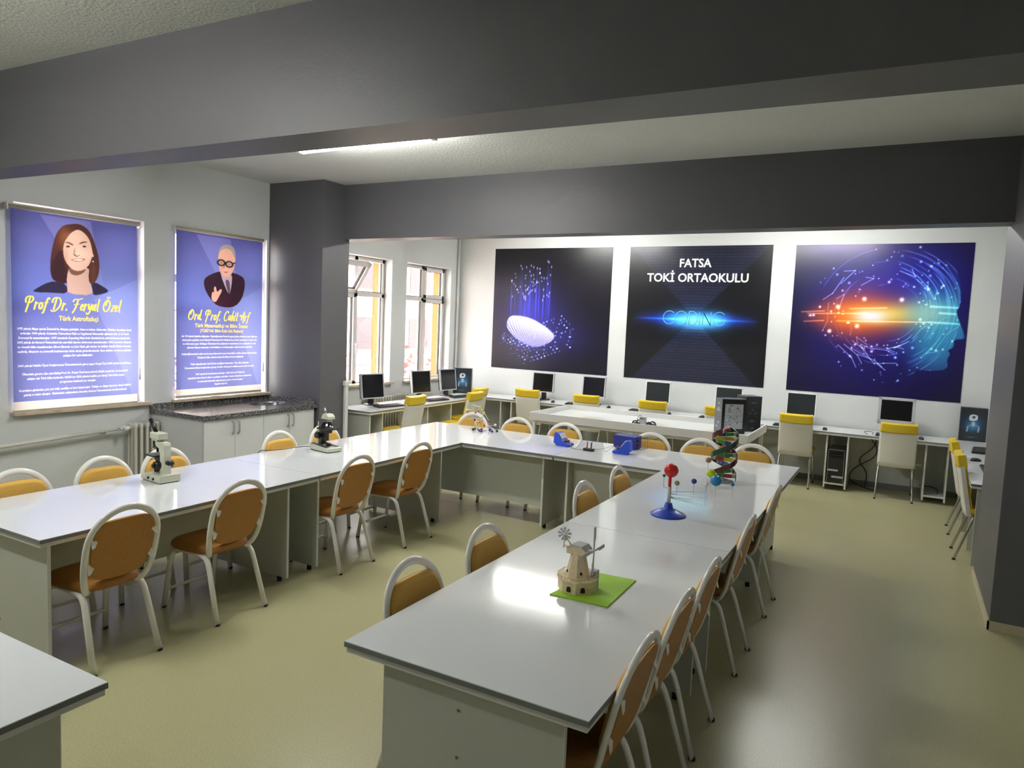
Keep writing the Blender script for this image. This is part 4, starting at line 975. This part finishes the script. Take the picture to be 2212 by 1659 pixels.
def diagram(nx=90, ny=120):
    u, v, im = canvas(nx, ny, '16181c'); blend(im, '9ca0a2', polym(u, v, [(.13, .86), (.88, .86), (.88, .14), (.13, .14)], 0, 0))
    g = np.random.RandomState(2)
    for k in range(70):
        x, y = .17+.66*g.rand(), .17+.65*g.rand(); blend(im, g.choice(['4c5054', '787c80', 'c4c8c8']), .7*gauss(u, v, x, y, .02+.03*g.rand(), .008+.02*g.rand(), 4))
    for y in (.34, .52): blend(im, '54585c', .8*segm(u, v, (.14, y), (.87, y), .005))
    for x in (.34, .6): blend(im, '54585c', .8*segm(u, v, (x, .34), (x, .85), .005))
    return im
def carton(loc, rz, label, w_, d_, h_, front, side_l, side_r):
    t = thing('robot_kit_carton', label, 'box', loc, rz, 'dark robot kit cartons')
    MB().box(-w_/2+.001, w_/2-.001, -d_/2+.001, d_/2-.001, 0, h_, .001).build('carton_body', 'box_side', t)
    def im(k): return {'robot': robot_picture, 'icons': icons, 'diagram': diagram, 'dark': dark}[k]() if k else None
    if front: sheet('front_print', im(front), (-w_/2, -d_/2, .002), (w_, 0, 0), (0, 0, h_-.004), 'carton_print', t, .001)
    if side_l: sheet('side_print', im(side_l), (-w_/2, d_/2, .002), (0, -d_, 0), (0, 0, h_-.004), 'carton_print', t, .001)
    if side_r: sheet('side_print', im(side_r), (w_/2, -d_/2, .002), (0, d_, 0), (0, 0, h_-.004), 'carton_print', t, .001)
    return t
carton((-6.42, 10.00, ZD), .42, 'robot kit carton with blue robot picture in the left rear corner by the window', .30, .13, .42, 'robot', 'icons', None)
carton((.80, 10.30, ZD), 0, 'robot kit carton with blue robot picture in the right rear corner by the grey column', .28, .12, .41, 'robot', None, None)
carton((-1.72, 8.45, .7852), .62, 'dark carton on the tray table showing a white diagram panel', .29, .20, .40, 'diagram', 'icons', None)
carton((-1.578, 8.80, .7852), .75, 'dark robot kit carton on the tray table, behind and right of the diagram one', .21, .20, .42, 'dark', 'robot', None)

# wheeled robot
t = thing('wheeled_robot', 'small black wheeled robot with silver frame on the white tray table', 'robot', (-2.62, 8.05, .7852), -.15)
for x, s in ((-.09, 1), (.09, 1)):
    for y in (-.05, .05):
        b = MB(); rr = .042
        ring = [(x+rr*.86*math.cos(a), y, rr+rr*.86*math.sin(a)) for a in [2*PI*k/24 for k in range(24)]]
        b.tube(ring, rr*.2, 8, True); b.cyl((x, y-.008, rr), (x, y+.008, rr), .011)
        for k in range(5):
            a = 2*PI*k/5; b.tube([(x, y, rr), (x+rr*.82*math.cos(a), y, rr+rr*.82*math.sin(a))], .004, 6)
        b.build('wheel', 'black_plastic', t)
MB().cyl((-.09, -.05, .042), (-.09, .05, .042), .004).cyl((.09, -.05, .042), (.09, .05, .042), .004).build('axle', 'steel', t)
MB().box(-.12, .12, -.03, -.024, .04, .058, .001).box(-.12, .12, .024, .03, .04, .058, .001).box(-.06, .06, -.03, .03, .058, .064, .001).build('chassis', 'steel', t)
MB().box(-.05, .02, -.028, .028, .064, .13, .004).build('control_box', 'silver_plastic', t)
MB().box(-.045, .015, -.0295, -.028, .10, .122).build('control_screen', 'edge_grey', t)
MB().tube(smooth_path([(-.03, 0, .13), (-.06, 0, .15), (-.09, .0, .10), (-.10, 0, .06)], 2), .003, 6).build('cable', 'black_plastic', t)

# ================================================================ TEACHING MODELS ON THE TABLES
ZTp = .7501
# --- windmill on green board
t = tag(MB().prism([(-.135, -.20), (.135, -.19), (.13, .195), (-.07, .18)], T(0, 0, 0), .006).build('display_board', 'green_board'), 'bright green square board under the wooden windmill', 'board'); t.location = (-1.165, 3.0, ZTp)
t = thing('model_windmill', 'small plywood windmill with grey sails on the green board', 'model', (-1.225, 2.93, ZTp+.0062), -.06)
ngon = lambda r, n=8, o=PI/8: [(r*math.cos(o+2*PI*k/n), r*math.sin(o+2*PI*k/n)) for k in range(n)]
MB().prism(ngon(.088), T(), .050).build('stone_base', 'plywood', t); MB().prism(ngon(.093), T(0, 0, .050), .004).build('deck', 'plywood', t)
b = MB(); P8 = ngon(.090)
for k in range(8):
    p, q = Vector((*P8[k], .054)), Vector((*P8[(k+1) % 8], .054))
    b.tube([p+Vector((0, 0, .018)), q+Vector((0, 0, .018))], .0016, 5)
    for i in range(5): c_ = p.lerp(q, i/5); b.cyl(c_, c_+Vector((0, 0, .018)), .0014, n=5)
b.build('railing', 'plywood', t)
b = MB(); A, B = ngon(.058), ngon(.034)
va = [b.b.verts.new((*p, .054)) for p in A]; vb = [b.b.verts.new((*p, .165)) for p in B]
for k in range(8): b.b.faces.new((va[k], va[(k+1) % 8], vb[(k+1) % 8], vb[k]))
b.b.faces.new(va); b.b.faces.new(vb); b.build('tower', 'plywood', t)
b = MB(); b.prism([(-.045, 0), (.045, 0), (.05, .022), (.030, .040), (-.02, .042), (-.045, .026)], T(0, .032, .165) @ R(PI/2, 'X'), .064); b.build('cap', 'plywood', t)
b = MB(); b.prism([(-.048, .0265), (-.021, .044), (.031, .042), (.051, .024), (.051, .021), (.030, .0385), (-.02, .0405), (-.046, .0235)], T(0, .036, .165) @ R(PI/2, 'X'), .072); b.build('roof', 'plywood_grey', t)
for k, (z, rr_, s) in enumerate(((.02, .0815, .010), (.02, .0815, .010), (.085, .051, .005), (.085, .051, .005))):
    a = (-PI/2, -PI/4, -PI/4*3, -PI/4)[k]-.0
    rr2 = rr_ if k < 2 else .0485
    M = T(rr2*math.cos(a), rr2*math.sin(a), z) @ R(a+PI/2, 'Z') @ R(PI/2, 'X')
    MB().prism([(-s, -s*1.2), (s, -s*1.2), (s, s*.4), (s*.5, s*1.2), (-s*.5, s*1.2), (-s, s*.4)], M, .003).build('window_opening', 'dark_hole', t)
MB().cyl((.04, 0, .185), (.078, 0, .19), .006, n=8).build('sail_shaft', 'plywood', t)
for k in range(4):
    a = .03+k*PI/2
    M = T(.074, 0, .19) @ R(a, 'X') @ Matrix(((0, 0, 1, 0), (1, 0, 0, 0), (0, 1, 0, 0), (0, 0, 0, 1)))
    MB().prism([(-.003, 0), (.003, 0), (.006, .04), (.014, .06), (.013, .112), (-.004, .108), (-.004, .04)], M, .003).build('sail', 'plywood_grey', t)
MB().tube([(-.04, 0, .18), (-.078, 0, .19)], .004, 6).tube([(-.04, 0, .195), (-.072, 0, .235)], .0035, 6).tube([(-.078, 0, .175), (-.072, 0, .245)], .003, 6).build('fantail_frame', 'plywood', t)
for k in range(9):
    a = 2*PI*k/9; M = T(-.072, -.006, .242) @ R(.25, 'Z') @ R(PI/2, 'X') @ R(a, 'Z')
    MB().prism([(-.0015, .004), (.0015, .004), (.0065, .031), (-.0055, .031)], M, .0018).build('fantail_blade', 'plywood_grey', t)
MB().box(.05, .075, .03, .07, .0, .085).build('stair_tower', 'plywood_grey', t)

# --- orrery
t = thing('model_orrery', 'planet model with red sun ball, wire arms and blue cone foot', 'model', (-1.262, 4.48, ZTp))
MB().lathe([(.112, 0), (.114, .006), (.108, .012), (.06, .035), (.032, .046), (.028, .060), (.022, .082), (.021, .083)]).build('foot', 'toy_blue', t)
MB().cyl((0, 0, .083), (0, 0, .19), .0125).build('pole', 'pole_grey', t); MB().cyl((0, 0, .19), (0, 0, .25), .0105).build('neck', 'toy_red', t)
MB().ball((.005, 0, .295), .046, 28).build('sun_ball', 'toy_red', t)
pl = [((.200, .16, .365), .019, 'toy_tan', .155), ((.165, -.04, .255), .0175, 'toy_navy', .125), ((.245, .06, .300), .028, 'toy_lime', .14), ((.305, -.06, .282), .034, 'toy_cyan', .115),
      ((.055, -.03, .225), .0165, 'toy_tan', .15), ((-.055, .05, .245), .011, 'toy_green', .17), ((.26, -.12, .262), .013, 'toy_white', .12), ((.375, .10, .24), .012, 'toy_cyan', .12)]
for (x, y, z), r, m_, za in pl:
    MB().tube([(0, 0, za), (x, y, za), (x, y, z-r*.8)], .0016, 6).build('wire_arm', 'steel', t)
    p = MB().ball((x, y, z), r, 20).build('planet', m_, t)
    if m_ == 'toy_lime': MB().lathe([(r*.9, -.003), (r*1.32, -.002), (r*1.32, .002), (r*.9, .003)], (x, y, z)).build('ring', 'toy_lime', p)

# --- DNA model
t = thing('model_dna', 'twisted DNA model with green and red strands and coloured rungs', 'model', (-1.20, 5.78, ZTp), .3)
MB().lathe([(.085, 0), (.087, .008), (.06, .02), (.015, .026)], n=32).build('foot', 'clear_grey', t)
MB().cyl((0, 0, .02), (0, 0, .43), .005).build('pole', 'ivory', t)
for s, m_ in ((0, 'dna_green'), (PI, 'dna_red')):
    b = MB(); n = 20; prev = None
    for k in range(n+1):
        z = .035+.385*k/n; a = s+PI*(z-.34)/.155-.40; p = Vector((.098*math.cos(a), .098*math.sin(a), z))
        cur = [b.b.verts.new(p+Vector(o)) for o in ((0, 0, -.022), (.006*math.cos(a), .006*math.sin(a), -.022), (.006*math.cos(a), .006*math.sin(a), .022), (0, 0, .022))]
        if prev:
            for i in range(4): b.b.faces.new((prev[i], prev[(i+1) % 4], cur[(i+1) % 4], cur[i]))
        else: b.b.faces.new(cur)
        prev = cur
    b.b.faces.new(prev); b.build('strand', m_, t)
cols = ['base_red', 'base_green', 'base_yellow', 'base_blue', 'base_red', 'base_green', 'base_green', 'base_red', 'base_blue', 'base_yellow', 'base_green', 'base_red']
for k in range(12):
    z = .04+.0335*(k+.3); a = PI*(z-.34)/.155-.40; d = Vector((math.cos(a), math.sin(a), 0)); w_ = Vector((-d.y, d.x, 0))
    M = Matrix(((d.x, w_.x, 0, 0), (d.y, w_.y, 0, 0), (0, 0, 1, z), (0, 0, 0, 1)))
    MB().box(.004, .068, -.010, .010, -.0145, .0145, .002, M).build('rung', cols[k], t); MB().box(-.068, -.004, -.010, .010, -.0145, .0145, .002, M).build('rung', cols[(k+5) % 12], t)
    MB().box(.068, .096, -.009, .009, -.014, .016, .001, M).box(-.096, -.068, -.009, .009, -.014, .016, .001, M).build('rung_joint', 'ivory', t)

# --- molecule
t = thing('model_molecule', 'ball and stick molecule model with yellow, red and purple atoms', 'model', (-4.02, 6.68, ZTp))
at = {'a': (-.205, 0, .215, 'atom_yellow', .012), 'b': (-.13, .01, .218, 'atom_yellow', .011), 'c': (-.12, .0, .27, 'atom_yellow', .012), 'd': (-.03, .0, .262, 'atom_yellow', .0135), 'e': (.02, 0, .20, 'atom_yellow', .0125),
      'f': (-.195, 0, .188, 'atom_red', .010), 'g': (-.09, 0, .195, 'atom_red', .010), 'h': (-.06, .02, .212, 'atom_red', .009), 'i': (-.09, -.01, .115, 'atom_purple', .012), 'j': (.0, .0, .155, 'ivory', .008),
      'k': (.09, 0, .115, 'atom_red', .010), 'l': (.03, 0, .062, 'atom_red', .010), 'm': (-.03, 0, .09, 'atom_red', .008), 'n': (.13, .02, .07, 'atom_red', .008), 'o': (.17, 0, .082, 'toy_white', .012), 'p': (.08, 0, .06, 'ivory', .008),
      'q': (-.09, 0, .012, 'black_plastic', .012), 'r': (-.075, -.06, .012, 'black_plastic', .012), 's': (-.12, 0, .012, 'atom_teal', .011), 't': (-.05, 0, .012, 'atom_teal', .012), 'u': (-.015, .02, .012, 'black_plastic', .012),
      'v': (.04, 0, .013, 'toy_white', .013), 'w': (.02, -.08, .012, 'atom_purple', .012), 'x': (.055, -.10, .012, 'atom_purple', .012), 'y': (.095, .02, .018, 'atom_purple', .016), 'z': (.15, -.03, .012, 'toy_navy', .012), 'A': (.175, .03, .013, 'black_plastic', .013)}
for k_, (x, y, z, m_, r) in at.items(): MB().ball((x, y, max(z, r*1.15)), r*1.15, 14).build('atom', m_, t)
b = MB()
for pr in 'ab bc cd de df fg hd gh ej ji jl jm ek kp pn no pl ly mt iq im qs qr tu uv vw wx vy yz zA pA it'.split():
    if pr == 'df' or pr == 'fg': continue
    p, q = at[pr[0]], at[pr[1]]; b.tube([p[:3], q[:3]], .0042, 6)
b.tube([at['a'][:3], at['f'][:3]], .0042, 6); b.tube([at['g'][:3], at['h'][:3]], .0042, 6); b.build('bonds', 'ivory', t)

# --- microscopes
def scope_tube(par, p0, p1, r, m): MB().cyl(p0, p1, r, n=16).build('eyepiece', m, par)
t = thing('microscope', 'cream microscope with black eyepiece on the left worktable', 'microscope', (-4.495, 3.13, ZTp), -.12)
b = MB(); b.prism([(-.125, 0), (.125, 0), (.125, .048), (.0, .052), (-.07, .048), (-.125, .024)], T(0, .075, .006) @ R(PI/2, 'X'), .15)
b.build('base', 'micro_cream', t)
MB().box(-.115, -.10, -.065, -.05, 0, .008).box(.10, .115, -.065, -.05, 0, .008).box(-.115, -.10, .05, .065, 0, .008).box(.10, .115, .05, .065, 0, .008).box(-.11, .115, -.07, .07, .003, .0065).build('foot_pads', 'black_rubber', t)
for x in (-.02, .045): MB().cyl((x, -.075, .026), (x, -.082, .026), .009).build('side_knob', 'micro_black', t)
MB().prism([(.035, 0), (.09, 0), (.09, .205), (.08, .225), (-.02, .225), (-.03, .215), (-.02, .195), (.035, .175)], T(0, .025, .05) @ R(PI/2, 'X'), .05).build('arm', 'micro_cream', t)
MB().box(-.085, .035, -.035, .035, .290, .335, .006).box(-.075, .0, -.028, .028, .276, .29, .004).build('head', 'micro_cream', t)
scope_tube(t, (-.055, 0, .325), (-.135, 0, .415), .014, 'micro_black')
MB().cyl((-.045, 0, .245), (-.04, 0, .278), .030, n=20).build('nosepiece', 'micro_black', t)
for a, b2 in (((-.04, 0, .25), (-.04, 0, .195)), ((-.055, 0, .255), (-.095, 0, .222)), ((-.02, .01, .25), (-.005, .02, .205))): MB().cyl(a, b2, .011, .008).build('objective', 'micro_black', t)
MB().box(-.105, .02, -.06, .06, .170, .180, .002).box(-.03, .036, -.03, .03, .145, .170, .003).build('stage', 'micro_black', t)
MB().cyl((-.04, 0, .055), (-.04, 0, .10), .024).cyl((-.04, 0, .12), (-.04, 0, .17), .014).build('condenser', 'micro_black', t)
for s in (-1, 1): MB().cyl((.03, s*.025, .115), (.03, s*.06, .115), .028).cyl((.03, s*.06, .115), (.03, s*.075, .115), .014).build('focus_knob', 'micro_black', t)
MB().cyl((.09, 0, .135), (.12, 0, .135), .016).build('rear_knob', 'micro_black', t)

t = thing('microscope', 'grey and white microscope with black stage on the left worktable', 'microscope', (-4.45, 4.70, ZTp), -.16)
MB().prism([(-.12, 0), (.14, 0), (.14, .028), (.10, .034), (-.12, .052)], T(0, .075, .008) @ R(PI/2, 'X'), .15).build('base', 'micro_cream', t)
MB().box(-.11, .13, -.07, .07, 0, .0085).build('foot_pads', 'black_rubber', t)
MB().prism([(-.115, .0615), (.10, .0435), (.10, .046), (-.115, .064)], T(0, -.035, 0) @ R(PI/2, 'X'), .035).prism([(-.115, .0615), (.10, .0435), (.10, .046), (-.115, .064)], T(0, .07, 0) @ R(PI/2, 'X'), .035).build('base_cover', 'micro_grey', t)
MB().cyl((.045, 0, .045), (.045, 0, .072), .022).build('light_source', 'micro_black', t)
MB().prism([(-.075, 0), (-.03, 0), (-.03, .17), (.0, .20), (.065, .215), (.065, .232), (-.045, .226), (-.078, .20)], T(0, .024, .055) @ R(PI/2, 'X'), .048).build('arm', 'micro_grey', t)
MB().prism([(-.075, 0), (-.062, 0), (-.062, .20), (-.075, .20)], T(0, .0255, .055) @ R(PI/2, 'X'), .051).build('arm_trim', 'micro_cream', t)
MB().prism([(-.02, 0), (.085, 0), (.085, .022), (.055, .045), (.005, .045)], T(0, .036, .288) @ R(PI/2, 'X'), .072).build('head', 'micro_cream', t)
scope_tube(t, (.015, 0, .325), (-.025, 0, .385), .010, 'steel')
MB().cyl((.055, 0, .262), (.05, 0, .287), .026, n=20).build('nosepiece', 'steel', t)
for a, b2 in (((.045, 0, .265), (.045, 0, .215)), ((.065, 0, .265), (.09, 0, .23)), ((.035, .015, .262), (.02, .03, .225))): MB().cyl(a, b2, .010, .007).build('objective', 'micro_black', t)
MB().box(-.05, .115, -.06, .06, .195, .207, .002).box(-.03, .06, -.03, .03, .160, .195, .004).box(-.03, .025, -.022, .022, .09, .160, .003).box(-.03, -.005, -.015, .015, .06, .09).build('stage', 'micro_black', t)
for s in (-1, 1): MB().cyl((-.055, s*.024, .135), (-.055, s*.06, .135), .027).build('focus_knob', 'micro_black', t)
tag(MB().tube(smooth_path([(-4.575, 4.64, ZTp+.03), (-4.63, 4.55, ZTp+.03), (-4.72, 4.42, ZTp+.008), (-4.775, 4.33, ZTp+.012), (-4.81, 4.30, ZTp+.012), (-4.82, 4.26, .735), (-4.83, 4.22, .60), (-4.83, 4.2, .4)], 3), .003, 6).build('power_cable', 'black_plastic'), 'thin black cable running from the grey and black microscope over the table edge', 'cable')

# --- blue meters, breadboard, power supply
def meter(loc, rz, label):
    t = thing('meter', label, 'instrument', loc, rz, 'blue bench meters')
    prof = [(0, 0), (.15, 0), (.175, .012), (.17, .03), (.12, .04), (.075, .085), (.05, .125), (.025, .135), (.004, .12)]
    prof = [tuple(p)[:2] for p in smooth_path([(a, b_, 0) for a, b_ in prof], 1, True)]
    MB().prism(prof, T(-.08, .055, 0) @ R(PI/2, 'X'), .11).build('meter_case', 'device_blue', t)
    a = Vector((.052, 0, .128)); c_ = Vector((.085, 0, .082)); d = (c_-a).normalized(); nn = Vector((-d.z, 0, d.x))*-1
    f = MB(); M = Matrix(((d.x, 0, -d.z, -.08+.057), (0, 1, 0, 0), (d.z, 0, d.x, .124), (0, 0, 0, 1)))
    f.box(0, .062, -.045, .045, -.004, .004, .001, M).build('dial_panel', 'print_white', t)
    MB().box(.012, .045, -.035, .035, .042, .058, .003).build('terminal_block', 'black_plastic', t)
    for y, m_ in ((-.025, 'atom_red'), (0, 'brown_ochre'), (.025, 'atom_red')): MB().cyl((.05, y, .035), (.058, y, .066), .0065, .0045, n=8).build('plug', m_, t)
    return t
meter((-2.92, 6.44, ZTp), .0-.15, 'blue sloped meter with white dial, left of the small black circuit block')
meter((-2.28, 6.42, ZTp), PI+.12, 'blue sloped meter seen from its side, right of the small black circuit block')
t = thing('circuit_block', 'small black circuit block with red and black plugs between the blue meters', 'instrument', (-2.595, 6.33, ZTp), -.05)
MB().box(-.052, .052, -.022, .022, 0, .026, .002).build('block', 'black_plastic', t)
MB().cyl((-.02, 0, .026), (-.018, 0, .085), .005, .0065).build('plug', 'atom_red', t); MB().cyl((.025, 0, .026), (.025, 0, .085), .005, .0065).build('plug', 'black_plastic', t)
MB().ball((.003, 0, .032), .008, 10).build('bulb', 'toy_white', t)
t = thing('power_supply', 'dark blue box shaped power supply behind the right blue meter', 'instrument', (-2.36, 6.76, ZTp), -.1)
MB().box(-.12, .12, -.07, .07, .008, .13, .004).build('case', 'device_dark_blue', t)
MB().box(-.11, -.09, -.06, -.04, 0, .009).box(.09, .11, -.06, -.04, 0, .009).box(-.11, -.09, .04, .06, 0, .009).box(.09, .11, .04, .06, 0, .009).build('feet', 'black_rubber', t)
MB().cyl((.12, -.03, .09), (.135, -.03, .09), .010).cyl((.12, -.03, .045), (.135, -.03, .045), .008).build('knob', 'black_plastic', t)
MB().tube([(.12, .06, .12), (.19, .06, .12), (.19, .06, .01), (.12, .06, .01)], .003, 6).tube([(.12, .0, .12), (.19, .0, .12), (.19, .0, .01), (.12, .0, .01)], .003, 6).build('stand_bail', 'edge_grey', t)
for pts, lab in (([(-2.84, 6.42, .80), (-2.80, 6.36, .755), (-2.72, 6.33, .755), (-2.68, 6.36, .86), (-2.62, 6.35, .88), (-2.615, 6.33, .83)], 'thin grey wire from the left blue meter to the red plug'),
                 ([(-2.57, 6.33, .83), (-2.55, 6.36, .86), (-2.50, 6.45, .83), (-2.46, 6.38, .755), (-2.42, 6.36, .76), (-2.40, 6.45, .80), (-2.34, 6.42, .80)], 'thin grey wire looping from the black plug to the right blue meter'),
                 ([(-2.84, 6.46, .80), (-2.78, 6.30, .754), (-2.70, 6.30, .754), (-2.5, 6.5, .754), (-2.44, 6.56, .80), (-2.38, 6.62, .76)], 'thin grey wire lying across the back table behind the circuit block')):
    cable('connecting_wire', pts, .0018, 'wire_grey', lab, 'wire')
